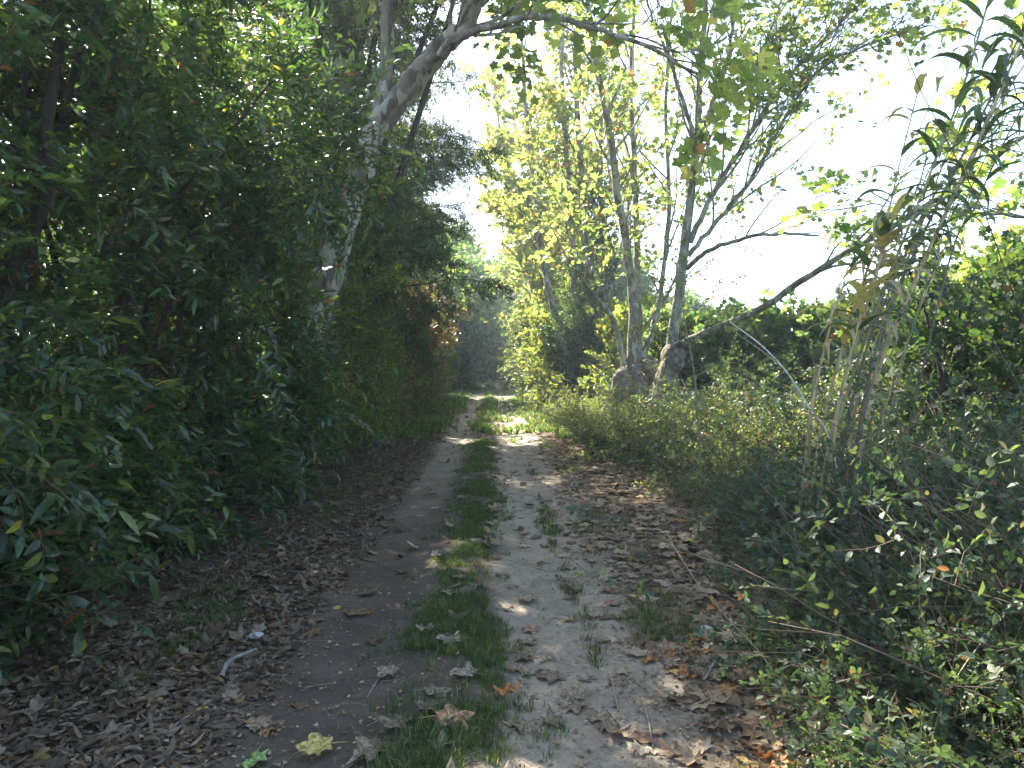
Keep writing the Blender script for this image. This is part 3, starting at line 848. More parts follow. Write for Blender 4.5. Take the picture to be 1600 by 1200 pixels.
# vine covered hedge on the right
def hedge_line(name, label, cat, pts, h, w, rng, sprays, pal, m, n, scale, up=.4):
    pts = np.array(pts, float)
    q = spline(np.c_[pts, np.zeros(len(pts))], 60)
    t = rng.random(n) * 59; i = t.astype(int); u = (t - i)[:, None]
    c = q[i] * (1 - u) + q[np.minimum(i + 1, 59)] * u
    hh = h * (.8 + .4 * vnoise(c[:, 0] * 1.0, c[:, 1] * 1.0, .8, 2))
    a = rng.uniform(0, math.pi, n)
    rr = rng.uniform(.6, 1.0, n)
    d = np.stack([np.cos(a) * .4, -np.abs(np.cos(a)), np.sin(a)], 1)
    p = c.copy()
    sgn = np.where(rng.random(n) < .75, -1, 1)
    p[:, 1] += sgn * np.abs(np.cos(a)) ** .6 * w * rr + rng.normal(size=n) * .12
    p[:, 0] += rng.normal(size=n) * .15
    p[:, 2] = hh * np.sin(a) ** .6 * rr + rng.normal(size=n) * .12
    p[:, 2] = np.maximum(p[:, 2], .1)
    dd = norm(np.stack([rng.normal(size=n) * .6, sgn * .8 + rng.normal(size=n) * .4, up + np.sin(a) * .6 + rng.normal(size=n) * .4], 1))
    base = np.array([*pts[len(pts) // 2], 0.])
    th = thing(name, label, cat, tuple(base))
    build("foliage", bake_sprays(rng, sprays, p, dd, *pal, scale=scale), [m, M_twig], th, loc=base)
    st = []
    for k in range(26):
        j = rng.integers(0, 59); b = q[j] + rng.normal(size=3) * .1; b[2] = -.05
        st.append((*tube(wander(rng, b, (rng.normal() * .2, rng.normal() * .2, 1), h * .85, 7, .15), np.linspace(.03, .01, 8), 5), 0))
    build("stem", st, [M_darkbark], th, loc=base)
    return th
hedge_line("vine_hedge", "high hedge smothered in pale green vine behind the low limb", "hedge", [(3.4, 19), (6.0, 17.5), (8.5, 15.5), (11, 14)], 2.75, 1.0, rb,
           SP_vine, ([(.06, .11, .045), (.085, .14, .055), (.13, .18, .07), (.26, .26, .09)], [4, 4, 3, .4]), M_plane, 2600, (.9, 1.3))
hedge_line("bramble_hedge", "dark leafy hedge behind the reeds on the far right", "hedge", [(5.2, 10.4), (7.0, 9.9), (9.0, 9.4), (11.5, 8.5)], 2.35, .9, rb,
           SP_bramble, ([(.045, .08, .045), (.065, .105, .052), (.09, .13, .06)], [4, 4, 2]), M_bramble, 3400, (.8, 1.3))
shrub("broadleaf_shrub", "big-leaved dark shrub rising beside the reeds at the right", "shrub", on_ground(5.0, 8.3),
      [((0, 0, 1.5), (1.0, .9, 1.1), 1), ((.5, 0, 1.9), (.9, .8, .6), .4)], SP_vine, PAL_bramble, M_leaf, M_darkbark, rb, K=36, per=14, spread=.22, scale=(.5, .8))

# far trees on the right and closing the lane
def far_tree(name, label, x, y, h, w, pal, rng, K=60, per=18, s=(1, 1.6), sprays=SP_far, m=None, group="trees far off"):
    return shrub(name, label, "tree", on_ground(x, y), [((0, 0, h * .40), (w, w, h * .36), 1), ((0, 0, h * .74), (w * .75, w * .75, h * .26), .6)],
                 sprays, pal, m or M_leaf, M_darkbark, rng, K=K, per=per, spread=w * .16, r0=.16, scale=s, group=group, parts=('crown', 'trunk'))
PAL_gold = ([(.16, .19, .05), (.24, .24, .06), (.11, .15, .045)], [4, 3, 3])
f1 = far_tree("far_tree", "sunlit rounded tree beyond the hedge at the far right", 17.5, 25, 5.2, 2.4, PAL_gold, rb, s=(.6, 1.0))
f2 = far_tree("far_tree", "small sunlit leafy tree sticking up beyond the hedge, right of the reeds", 13.2, 23, 3.9, 1.5, PAL_gold, rb, K=36, s=(.5, .8))
f3 = far_tree("far_tree", "hazy low tree between the two sunlit ones beyond the right hedge", 24.0, 38, 5.6, 3.0, PAL_hedge, rb)
t1 = far_tree("far_tree", "blue-green tree closing the end of the lane where it bends", -3.5, 104, 15, 6.5, PAL_teal, rb, K=90, per=22, s=(1.5, 2.6))
for (x, y, rz, s, lab) in [(6.5, 112, 2.0, 1.1, "tall hazy tree right of the bend at the end of the lane"),
                       (-9.5, 84, 4.0, 1.0, "tall hazy tree on the left just before the bend"),
                       (7.2, 78, 1.0, .9, "bushy hazy tree on the right just before the bend"),
                       (-5.6, 56, 2.2, .62, "tree leaning over the lane on the left before the bend"),
                       (3.6, 68, 0.4, .75, "leafy tree crowding the lane on the right before the bend"),
                       (-8.5, 64, 5.0, .85, "dark tree on the left beyond the hedgerow"),
                       (-10.5, 40, 3.1, .8, "tall tree deep in the left wood behind the hedgerow"),
                       (-10.5, 25, .7, .62, "tall tree filling the sky behind the conifers"),
                       (-13.0, 13, 2.7, .45, "tree deep in the left wood behind the laurels"),
                       (7.0, 62, 4.5, .7, "hazy tree on the right beyond the yellow planes"),
                       (13, 60, 2.5, .45, "low hazy tree beyond the vine hedge"),
                       (21, 66, 5.5, .42, "far low tree over the right hedge, left of the reeds"),
                       (32, 70, 1.5, .45, "far low tree over the right hedge, behind the reeds")]:
    dup(t1, tuple(on_ground(x, y)), rz, s, lab)
t2 = far_tree("willow_bush", "pale teal bush at the very end of the lane", -2.2, 92, 6.5, 2.8, ([(.11, .19, .085), (.15, .24, .10)], [1, 1]), rb, K=60, per=24, s=(.9, 1.6), group="bushes at the bend")
dup(t2, tuple(on_ground(-6.8, 90)), 2.0, 1.0, "left one of the bushes at the end of the lane")
dup(t2, tuple(on_ground(2.6, 95)), 4.0, 1.1, "right one of the bushes at the end of the lane")

# ------------------------------------------------------------------ undergrowth on the right
def right_edge(y):
    y = np.asarray(y, float)
    return np.interp(y, [0, 3, 4, 5, 6.7, 9, 12, 15, 20, 30, 45], [1.2, 1.15, 1.35, 1.6, 1.95, 1.95, 1.55, 1.35, 1.2, .9, .6])
ru = np.random.default_rng(77)
def under(n, ylo, yhi, wmax, hfun, sprays, pal, scale, dens_pow=1.3, up=.45):
    y = ylo + (yhi - ylo) * ru.random(n) ** dens_pow
    w = ru.random(n) ** .9 * np.minimum(wmax, 1.0 + y * .72)
    x = right_edge(y) + w
    h = hfun(w, x, y)
    z = h * ru.random(n) ** .55
    p = np.stack([x, y, ground_h(x, y) + z + .03], 1)
    d = norm(np.stack([ru.normal(size=n) - .25, ru.normal(size=n) - .25, up + ru.normal(size=n) * .45], 1))
    return bake_sprays(ru, sprays, p, d, *pal, scale=scale)
def h_br(w, x, y):
    e = sstep(-.1, 1.6, w)
    return (.12 + 1.05 * e) * (.45 + 1.2 * vnoise(x, y, .9, 3)) * (1 - .35 * sstep(9, 15, y) * (1 - sstep(3, 5, w)))
def shoots(rng, base, n, L, spread, per, lean=(0, 0), r=.004, side=3):
    """arching shoots from one foot with short side twigs: stems, spray positions and directions"""
    st, ps, ds = [], [], []
    for _ in range(n):
        a = rng.uniform(0, 2 * math.pi); l = L * rng.uniform(.5, 1.15) * (1.7 if rng.random() < .12 else 1)
        d = (math.cos(a) * spread + lean[0], math.sin(a) * spread + lean[1], rng.uniform(.5, 1.1))
        b0 = np.array(base) + np.array([math.cos(a), math.sin(a), 0]) * rng.uniform(0, .18)
        q = wander(rng, b0, d, l, 7, .16, -.09)
        q[:, 2] = np.maximum(q[:, 2], b0[2] + .01)
        st.append((*tube(q, np.linspace(r, r * .4, 8), 3, col=np.array([.13, .10, .07]) * rng.uniform(.5, 1.5)), 1))
        for m in range(per):
            f = rng.uniform(.18, 1.0); j = min(6, int(f * 7)); p = q[j] + (q[j + 1] - q[j]) * (f * 7 - j)
            dd = norm((q[j + 1] - q[j]) / (l / 7) * .6 + norm(rng.normal(size=3)) * .8 + np.array([0, 0, .25]))
            ps.append(p); ds.append(dd)
    return st, ps, ds
ch = []; psb, dsb, psf, dsf = [], [], [], []
for k in range(720):
    y = 2.0 + 12 * ru.random() ** 1.15; w = .12 + ru.random() ** .9 * min(6.5, 1.0 + y * .72); x = float(right_edge(y)) + w
    h = float(h_br(w, x, y))
    st, ps, ds = shoots(ru, on_ground(x, y), 7, max(.25, h * 1.25), .75, 6)
    ch += st
    if vnoise(x, y, .5, 2) + ru.normal() * .08 > .5: psb += ps; dsb += ds
    else: psf += ps; dsf += ds
ch += bake_sprays(ru, SP_bramble_s, psb, dsb, *PAL_bramble, scale=(.5, .95))
ch += bake_sprays(ru, SP_fine, psf, dsf, *PAL_bramble, scale=(.9, 1.6))
ch += under(5000, 1.8, 12, 6.5, lambda w, x, y: .6 * h_br(w, x, y), SP_fine, PAL_bramble, (.9, 1.5), 1.1)
ch += under(3000, 9, 30, 8, h_br, SP_bramble, PAL_bramble, (.7, 1.2), 1.2)
tag(build("undergrowth", ch, [M_bramble, M_twig]), "dark bramble undergrowth covering the ground right of the lane", "undergrowth", kind="stuff")

# tangle of dead stems in the undergrowth
st = []
for k in range(1500):
    y = ru.uniform(2.2, 14); w = ru.uniform(.1, 5); x = float(right_edge(y)) + w
    b = on_ground(x, y); L = ru.uniform(.4, 1.3)
    c = ru.uniform(.6, 1.3)
    q = wander(ru, b, (ru.normal() * .5, ru.normal() * .5, 1), L, 6, .22, -.04)
    st.append((*tube(q, np.linspace(.0035, .0015, 7), 3, col=np.array([.20, .16, .115]) * c), 0))
tag(build("dead_twigs", st, [M_twig]), "tangle of thin dead stalks standing in the bramble undergrowth", "dead stalks", kind="stuff")

# distinct low shrubs in the lit strip and by the lane
lowpos = [(1.75, 12.4, .85, "pale sunlit low shrub nearest the lane, left of the others on the right verge"),
          (2.6, 11.0, .95, "pale sunlit shrub in the middle of the right verge, in front of the swollen trunks"),
          (3.3, 9.3, 1.0, "pale sunlit shrub left of the reeds"),
          (2.6, 8.2, .8, "small-leaved shrub in front of the lit leaf litter"),
          (1.6, 15.5, .8, "low green shrub below the white-stubbed tree"),
          (1.6, 19.5, .9, "low dark shrub by the lane below the ivy clump"),
          (4.2, 7.0, 1.15, "small-leaved shrub growing around the foot of the reeds"),
          (3.0, 5.6, 1.0, "shaded small-leaved shrub in the right foreground"),
          (2.2, 6.6, .75, "low shaded shrub by the lit leaf litter, nearer the camera"),
          (2.45, 13.6, 1.15, "low shrub hiding the foot of the white-stubbed plane tree"),
          (3.35, 13.2, 1.1, "low shrub hiding the foot of the plane tree with the long low limb"),
          (4.5, 4.9, 1.3, "shaded shrub at the right edge below the reeds")]
rs_ = np.random.default_rng(88)
lp = []
for i, (x, y, h, lab) in enumerate(lowpos):
    if i < 3 or i == 6:
        b = on_ground(x, y); t = thing("low_shrub", lab, "shrub", tuple(b), "low shrubs on the right verge")
        st, ps, ds = shoots(rs_, b, 46, h * 1.35, .62, 13, r=.006)
        build("foliage", bake_sprays(rs_, SP_lowshrub, ps, ds, *(PAL_low if i < 3 else PAL_bramble), scale=(.55, 1.0)), [M_leaf, M_twig], t, loc=b)
        build("stem", [(v_, f_, c_, 0) for v_, f_, c_, _m in st], [M_twig], t, loc=b)
        t["h"] = h; lp.append(t)
    else:
        src = lp[3] if i > 6 else lp[i % 3]
        dup(src, tuple(on_ground(x, y)), rs_.uniform(0, 6), h / src["h"], lab)

# sapling stem standing before the swollen trunks
sb = on_ground(2.05, 8.0)
t = thing("sapling", "thin upright sapling standing in front of the swollen trunks", "sapling", tuple(sb))
q = wander(rs_, sb, (0.0, 0, 1), 2.5, 14, .04)
stc = [(*tube(q, np.linspace(.014, .005, 15), 6), 0)]; ps = []; ds = []
for k in range(26):
    j = rs_.integers(3, 15); a = rs_.uniform(0, 6.28); d = norm((math.cos(a), math.sin(a), .35))
    b = wander(rs_, q[j], d, rs_.uniform(.25, .75), 5, .1); stc.append((*tube(b, np.linspace(.005, .002, 6), 4), 0))
    for m in range(2, 6): ps.append(b[m]); ds.append(norm(d + rs_.normal(size=3) * .5))
build("foliage", bake_sprays(rs_, SP_lowshrub, ps, ds, *PAL_low, scale=(.7, 1.1)), [M_leaf, M_twig], t, loc=sb)
build("stem", stc, [M_stick], t, loc=sb)

# ------------------------------------------------------------------ giant reeds
rr_ = np.random.default_rng(99)
def blade(L, w, droop, rng, n=9, twist=.3):
    """a long reed leaf starting at the origin, going along +Y"""
    t = np.linspace(0, 1, n)
    ang = R(38) - droop * t ** 1.3
    y = np.concatenate([[0], np.cumsum(np.cos(ang[:-1]) * L / (n - 1))]); z = np.concatenate([[0], np.cumsum(np.sin(ang[:-1]) * L / (n - 1))])
    ww = w * np.minimum(1, (t * 7 + .25)) * (1 - t ** 2.2) + .001
    tw = twist * t
    V = []
    for i in range(n):
        V += [(-ww[i] * math.cos(tw[i]), y[i], z[i] + ww[i] * (.35 + math.sin(tw[i]))), (0, y[i], z[i]), (ww[i] * math.cos(tw[i]), y[i], z[i] + ww[i] * (.35 - math.sin(tw[i])))]
    Q = []
    for i in range(n - 1):
        a = 3 * i; Q += [(a, a + 1, a + 4, a + 3), (a + 1, a + 2, a + 5, a + 4)]
    return np.array(V), [np.array(Q)]
def reed(label, pts, r0, r1, col, leaves=(0, 0), nleaf=0, leafL=(.3, .6), dry=False, group="giant reeds on the right"):
    r0 *= .95; r1 *= .95
    q = spline(pts, 60); base = q[0].copy()
    t = thing("giant_reed", label, "reed", tuple(base), group)
    L = np.linalg.norm(np.diff(q, axis=0), axis=1).sum()
    nn = int(L / .22)
    f = np.linspace(0, 1, 60)
    n2 = 220
    qq = np.stack([np.interp(np.linspace(0, 1, n2), f, q[:, k]) for k in range(3)], 1)
    ff = np.linspace(0, 1, n2); ph = (ff * nn) % 1
    rad = (r0 + (r1 - r0) * ff) * (1 + .16 * np.exp(-((np.minimum(ph, 1 - ph)) / .035) ** 2))
    c = np.array(col, float) * np.ones((n2, 1))
    seg = rr_.uniform(.75, 1.2, nn + 2)[(ff * nn).astype(int)]
    c = c * seg[:, None]
    c = np.where((np.minimum(ph, 1 - ph) < .04)[:, None], c * .45, c)
    V, Fs, _ = tube(qq, rad, 8)
    C = np.concatenate([np.repeat(c, 8, 0), c[-1:]])
    build("culm", [(V, Fs, C, 0)], [M_reed], t, loc=base)
    if nleaf:
        chs = []
        tang = norm(np.gradient(q, axis=0))
        for k in range(nleaf):
            g_ = leaves[0] + (leaves[1] - leaves[0]) * (k + rr_.random() * .6) / nleaf
            j = min(59, int(g_ * 59))
            a = rr_.uniform(0, 2 * math.pi)
            side = norm(np.cross(tang[j], (math.cos(a), math.sin(a), .2)))
            d = norm(side * .85 + tang[j] * .9)
            Lb = rr_.uniform(*leafL) * 1.1; B = blade(Lb, rr_.uniform(.017, .040), rr_.uniform(R(85), R(165)), rr_)
            hd = norm(np.array([d[0], d[1], 0.0]))
            Rm = np.stack([np.cross(hd, (0, 0, 1)), hd, np.array([0, 0, 1.])], -1)[None]
            V, Fs = stamp(B, Rm, q[j][None], np.array([1.]))
            base_c = np.array([.36, .30, .17]) if (dry and rr_.random() < .7) else np.array([.075, .11, .065]) * rr_.uniform(.7, 1.5)
            chs.append((V, Fs, np.tile(base_c, (len(V), 1)), 0))
        build("foliage", chs, [M_reedleaf], t, loc=base)
    return t
YR = 5.4
def RP(lst, Y0=YR, foot=None, dY=0):
    pts = [P(a, b, Y0 + dY * i) for i, (a, b) in enumerate(lst)]
    d = pts[0] - pts[1]
    k = (pts[0][2] + .03) / max(.2, -d[2])
    ft = pts[0] + d * k * np.array([.5, .5, 1]); ft[2] = float(ground_h(ft[0], ft[1])) - .03
    return [ft] + pts
straw = (.36, .28, .13); green = (.22, .21, .085); dark = (.13, .11, .075)
reed("tallest thick reed of the clump, straw foot, leaning out to the upper right", RP([(1365, 610), (1412, 480), (1492, 300), (1560, 150), (1640, -40)]), .017, .010, straw, (.62, 1), 14)
reed("dark reed just left of the thickest one, leaning right", RP([(1352, 620), (1392, 480), (1455, 340), (1530, 190), (1610, 20)], YR + .2), .015, .008, dark, (.6, 1), 16)
reed("reed in the middle of the clump, drooping leaf tuft halfway, its tip out of sight", RP([(1300, 700), (1335, 580), (1385, 440), (1430, 330), (1500, 150), (1545, 0)], YR), .014, .008, green, (.5, 1), 24, (.3, .6))
reed("green-brown reed left of the middle ending in the big hanging leaf tuft", RP([(1290, 720), (1330, 560), (1368, 430), (1400, 330)], YR - .2), .013, .008, straw, (.55, 1), 22, (.35, .6), dry=True)
reed("straw reed topped by pale dry leaves", RP([(1278, 700), (1312, 560), (1345, 450), (1385, 350)], YR - .1), .012, .007, straw, (.5, 1), 16, (.3, .5), dry=True)
reed("outermost left straw reed, short with a dry leaf near its top", RP([(1262, 680), (1278, 590), (1300, 500), (1320, 440)], YR), .013, .008, straw, (.6, 1), 5, (.2, .35), dry=True)
reed("broken short reed stump left of the clump", RP([(1268, 640), (1275, 570)], YR + .1), .012, .011, straw)
reed("thin brown reed crossing behind the clump", RP([(1318, 700), (1350, 560), (1400, 430), (1440, 340)], YR + .4), .011, .006, dark, (.6, 1), 10)
reed("slim pale reed close behind the drooping tuft", RP([(1330, 690), (1352, 560), (1372, 420), (1400, 280), (1440, 120)], YR + .3), .009, .005, straw, (.5, 1), 16, (.25, .4), dry=True)
reed("short dry reed with a hanging sheath in the middle of the clump", RP([(1310, 640), (1335, 530), (1345, 490)], YR - .3), .012, .009, straw, (.7, 1), 3, (.25, .35), dry=True)
reed("thin reed leaning right between the two tall ones", RP([(1375, 560), (1440, 420), (1500, 290), (1570, 150), (1630, 60)], YR + .5), .010, .006, (.24, .2, .13), (.5, 1), 14)
reed("thin purple-brown reed along the right edge of the clump", RP([(1480, 420), (1520, 330), (1570, 220), (1640, 90)], YR + .7), .009, .006, dark, (.4, 1), 12)
for k in range(8):
    x0 = 1285 + 14 * k + rr_.uniform(-6, 6); sl = rr_.uniform(.9, 1.25)
    reed("thin bare reed stem in the leaning clump", RP([(x0, 690), (x0 + 45 * sl, 520), (x0 + 105 * sl, 350), (x0 + 175 * sl, 180), (x0 + 255 * sl, 10)], YR + rr_.uniform(-.4, .6)),
         rr_.uniform(.006, .010), .003, (straw, green, dark)[k % 3], (.55, 1), 5, (.15, .35), dry=k % 2 == 0, group="thin bare reed stems of the clump")
# bent dry stalk
bq = [P(1300, 700, YR - .2), P(1266, 640, YR - .2), P(1232, 585, YR - .2), P(1190, 540, YR - .2), P(1140, 503, YR - .2)]
ft = P(1345, 820, YR - .2); ft[2] = .02
reed("bleached dry stalk bent over in an arch left of the reeds", [ft] + bq, .007, .004, (.62, .58, .50), group="giant reeds on the right")
reed("second thin bleached stalk beside the arching one", [ft + np.array([.1, .1, 0]), P(1290, 720, YR), P(1240, 600, YR), P(1205, 560, YR), P(1150, 520, YR)], .004, .002, (.55, .5, .42))

# long bramble canes in the foreground right
def cane(label, pts, r, col):
    q = spline(pts, 24)
    o_ = build("bramble_cane", [(*tube(q, np.linspace(r, r * .6, 24), 5, col=col), 0)], [M_twig], loc=q[0])
    return tag(o_, label, "cane", "bramble canes on the right")
cane("long green cane arching down in the right foreground", [P(1500, 1130, 3.3), P(1462, 1010, 3.4), P(1440, 930, 3.5), P(1455, 830, 3.8)], .006, (.14, .17, .06))
cane("dark cane rising among the foreground brambles", [P(1450, 940, 4.0), P(1475, 860, 4.1), P(1462, 780, 4.2)], .006, (.06, .045, .035))
cane("brown cane slanting down from the reeds to the right edge", [P(1330, 690, 5.0), P(1450, 790, 4.7), P(1540, 850, 4.4), P(1600, 950, 4.2)], .005, (.22, .17, .12))
cane("pale upright cane at the right edge", [P(1592, 810, 4.6), P(1598, 740, 4.6), P(1606, 660, 4.6)], .010, (.38, .33, .22))

# ------------------------------------------------------------------ grass
rgz = np.random.default_rng(111)
def grass_tuft(nb, L, w):
    Vs, Fs = [], []; o_ = 0
    for k in range(nb):
        a = rgz.uniform(0, 2 * math.pi); r = rgz.uniform(0, .04)
        l = L * rgz.uniform(.5, 1.2); b = rgz.uniform(.2, .9)
        c, s = math.cos(a), math.sin(a)
        d = np.array([c, s, 0]); pr = np.array([-s, c, 0])
        p0 = np.array([c, s, 0]) * r
        p1 = p0 + d * l * b * .35 + np.array([0, 0, l * .55]); p2 = p0 + d * l * b + np.array([0, 0, l * (1 - b * .45)])
        Vs += [p0 - pr * w, p0 + pr * w, p1 + pr * w * .8, p1 - pr * w * .8, p2]
        Fs += [(o_, o_ + 1, o_ + 2), (o_, o_ + 2, o_ + 3), (o_ + 3, o_ + 2, o_ + 4)]; o_ += 5
    return np.array(Vs), [np.array(Fs)]
tufts = [grass_tuft(13, .07, .0020) for _ in range(6)]
tufts_far = [grass_tuft(14, .12, .006) for _ in range(3)]
def scatter_grass(x, y, T, s, hue=1.0):
    n = len(x); ch = []
    w = rgz.integers(0, len(T), n)
    z = ground_h(x, y)
    for k in range(len(T)):
        m = w == k; N_ = int(m.sum())
        if not N_: continue
        a = rgz.uniform(0, 2 * math.pi, N_)
        Rm = np.zeros((N_, 3, 3)); Rm[:, 0, 0] = np.cos(a); Rm[:, 0, 1] = -np.sin(a); Rm[:, 1, 0] = np.sin(a); Rm[:, 1, 1] = np.cos(a); Rm[:, 2, 2] = 1
        V, F = stamp(T[k], Rm, np.stack([x[m], y[m], z[m] - .003], 1), s * rgz.uniform(.6, 1.25, N_))
        nv = len(T[k][0])
        c = np.array([(.045, .085, .028), (.065, .11, .035), (.10, .14, .045), (.22, .20, .09)])[rgz.choice(4, (N_, nv // 5), p=[.36, .32, .20, .12])]
        C = np.repeat(c * rgz.uniform(.65, 1.35, (N_, 1, 1)), 5, 1).reshape(-1, 3) * hue
        ch.append((V, F, C, 0))
    return ch
gch = []
def mask_pick(x, y, off, halfw, thr, f=1.6):
    o_ = x - pcx(y)
    nz = vnoise(x + 31, y, f, 3) + rgz.normal(size=np.shape(x)) * .07
    return (nz - .5) * 1.3 + (1 - np.abs(o_ - off) / halfw) * .6 > thr
n = 26000
y = 2.3 + rgz.random(n) ** 1.5 * 14; x = pcx(y) + rgz.normal(size=n) * .24
nz = vnoise(x * 1.3 + 3, y * .9, 2.2, 3)
wdt = .07 + .30 * vnoise(x * 0, y, 1.6, 3)
keep = rgz.random(n) < (.03 + np.exp(-((x - pcx(y) + .25 * (vnoise(x, y, 2.5, 2) - .5)) / wdt) ** 2)) * (.04 + sstep(.40, .62, nz))
gch += scatter_grass(x[keep], y[keep], tufts, .8)
# bigger grass mound at the very front and along the right rut edge
x = rgz.normal(size=170) * .09 - .40; y = 2.7 + np.abs(rgz.normal(size=170)) * .35
gch += scatter_grass(x, y, tufts, 1.05)
for off, hw, nn, thr, ymax in ((.80, .2, 2400, .70, 14), (1.35, .5, 6000, .60, 18), (-1.55, .45, 5000, .58, 18)):
    y = 3.0 + rgz.random(nn) ** 1.4 * (ymax - 3); x = pcx(y) + off + rgz.uniform(-1, 1, nn) * hw
    k = mask_pick(x, y, off, hw, thr, 1.1)
    gch += scatter_grass(x[k], y[k], tufts, 1.0)
# verges and strip farther off
for off, sd, nn, y0, y1, thr in ((0, .2, 1500, 14, 80, .42), (-1.75, .4, 2200, 16, 80, .40), (1.55, .5, 2600, 16, 80, .40)):
    y = y0 + rgz.random(nn) ** 1.4 * (y1 - y0); x = pcx(y) + off + rgz.normal(size=nn) * sd
    k = vnoise(x, y * .6, .9, 3) > thr
    gch += scatter_grass(x[k], y[k], tufts_far, 1.5, 1.2)
tag(build("grass", gch, [M_grass]), "short green grass on the middle strip and verges of the lane", "grass", kind="stuff")

# ------------------------------------------------------------------ fallen leaves
rf = np.random.default_rng(123)
def flat_frames(n, tilt):
    a = rf.uniform(0, 2 * math.pi, n)
    d = np.stack([np.cos(a), np.sin(a), rf.normal(size=n) * tilt], 1)
    return frames(d, (0, 0, 1), tilt, rf)
PALF = np.array([(.24, .17, .105), (.30, .22, .14), (.19, .13, .08), (.36, .28, .19), (.14, .085, .05), (.34, .17, .06), (.40, .27, .09)])
PW = np.array([5, 4, 5, 2.5, 4, .7, .35]); PW /= PW.sum()
lv = [leaf_plane(True, c_, s_) for c_, s_ in ((.10, 1), (-.10, 2), (.18, 3), (.04, 4), (-.2, 5), (.3, 6))]
ll = [leaf_lance(.17, .10, .3), leaf_lance(.15, -.06, -.25), leaf_lance(.2, .14, .1)]
frag = [leaf_simple(.4, .1, .2), leaf_simple(.3, -.08, -.2), leaf_simple(.55, .2, .1)]
lch = []
def litter(T, x, y, size, tilt=.25, dz=.008, pal=PALF, w=PW):
    ch = []; n = len(x); wh = rf.integers(0, len(T), n)
    z = ground_h(x, y)
    for k in range(len(T)):
        m = wh == k; N_ = int(m.sum())
        if not N_: continue
        Rm = flat_frames(N_, tilt)
        s = size * rf.uniform(.65, 1.25, N_)
        V, F = stamp(T[k], Rm, np.stack([x[m], y[m], z[m] + dz + rf.random(N_) * .015], 1), s)
        # keep above the soil
        V[:, 2] = np.maximum(V[:, 2], ground_h(V[:, 0], V[:, 1]) + .003)
        c = pal[rf.choice(len(pal), N_, p=w)] * rf.uniform(.75, 1.25, (N_, 1))
        ch.append((V, F, np.repeat(c, len(T[k][0]), 0), 0))
    return ch
# right bank, plane leaves
n = 4600; y = 2.4 + rf.random(n) ** 1.5 * 18; x = pcx(y) + .85 + rf.random(n) ** 1.05 * 2.5
k = rf.random(n) < .10 + sstep(1.0, 1.65, x - pcx(y) + (vnoise(x, y, 1.5, 3) - .5) * .9)
lch += litter(lv, x[k], y[k], .115, .13)
# left bank, mostly slim leaves and crumbs
n = 12000; y = 2.4 + rf.random(n) ** 1.5 * 18; x = pcx(y) - .95 - rf.random(n) ** .9 * 2.2
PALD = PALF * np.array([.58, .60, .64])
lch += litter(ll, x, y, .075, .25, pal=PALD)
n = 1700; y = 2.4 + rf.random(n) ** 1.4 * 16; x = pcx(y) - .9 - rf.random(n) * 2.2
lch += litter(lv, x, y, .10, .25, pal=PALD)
# crumbs everywhere
n = 30000; y = 2.3 + rf.random(n) ** 1.7 * 12; x = pcx(y) + rf.normal(size=n) * 1.5
dens = np.abs(x - pcx(y)); kk = rf.random(n) < np.clip(.2 + .9 * sstep(.6, 1.2, dens), 0, 1)
lch += litter(frag, x[kk], y[kk], .024, .2, .002)
n = 16000; y = 2.4 + rf.random(n) ** 1.6 * 12; x = pcx(y) + np.where(rf.random(n) < .55, -(.85 + rf.random(n) * 1.7), 1.15 + rf.random(n) * 1.6)
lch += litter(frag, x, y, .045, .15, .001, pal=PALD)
# inside undergrowth floor
n = 4200; y = 3 + rf.random(n) ** 1.2 * 15; x = right_edge(y) + rf.random(n) * 4
lch += litter(lv, x, y, .12, .2)
# sparse on the path
n = 420; y = 6 + rf.random(n) ** 1.2 * 22; x = pcx(y) + rf.normal(size=n) * .75
lch += litter(lv, x, y, .11, .3)
tag(build("leaf_litter", lch, [M_dry], smooth=False), "brown leaf litter and crumbs carpeting both banks of the lane", "leaf litter", kind="stuff")

# individual leaves, nearest to the viewer
LMESH = []
for k in range(8):
    cv = [.14, -.16, .30, .10, -.28, .45, .22, -.12][k]
    T = leaf_plane(True, cv, 20 + k)
    stalk = tube(np.array([[0, .1, .0], [0.01, -.15, .02], [.03, -.42, .0]]), [.012, .009, .008], 4)
    Vv = np.concatenate([T[0], stalk[0]]); Cc = np.ones((len(Vv), 3))
    # paler veins: a thin raised rib mesh would be lost, the stalk is paler
    Cc[1:len(T[0])] = rf.uniform(.62, 1.15, (len(T[0]) - 1, 1)); Cc[len(T[0]):] = (1.1, 1.05, .9)
    ob = build("fallen_leaf", [(Vv, [T[1][0], stalk[1][0] + len(T[0]), stalk[1][1] + len(T[0])], Cc, 0)], [M_fallen], smooth=False)
    LMESH.append(ob.data); bpy.data.objects.remove(ob)
def one_leaf(x, y, size, col, label, group=None, rz=None, tilt=.12, k=None, dz=0):
    k = int(rf.integers(0, 8)) if k is None else k
    o_ = link(bpy.data.objects.new("fallen_leaf", LMESH[k]))
    cv = [.14, -.16, .30, .10, -.28, .45, .22, -.12][k]
    o_.location = (x, y, float(ground_h(x, y)) + .008 + dz + (size * .35 * abs(cv) * .5 if cv < 0 else 0))
    o_.rotation_euler = (rf.normal() * tilt, rf.normal() * tilt, rf.uniform(0, 6.28) if rz is None else rz)
    o_.scale = (size,) * 3
    o_.color = (*col, 1)
    tag(o_, label, "fallen leaf", group)
    return o_
T_tan = (.29, .22, .145); T_br = (.25, .16, .09); T_or = (.46, .20, .06); T_ye = (.52, .42, .13); T_gr = (.28, .40, .13); T_pale = (.27, .22, .16); T_red = (.26, .09, .05)
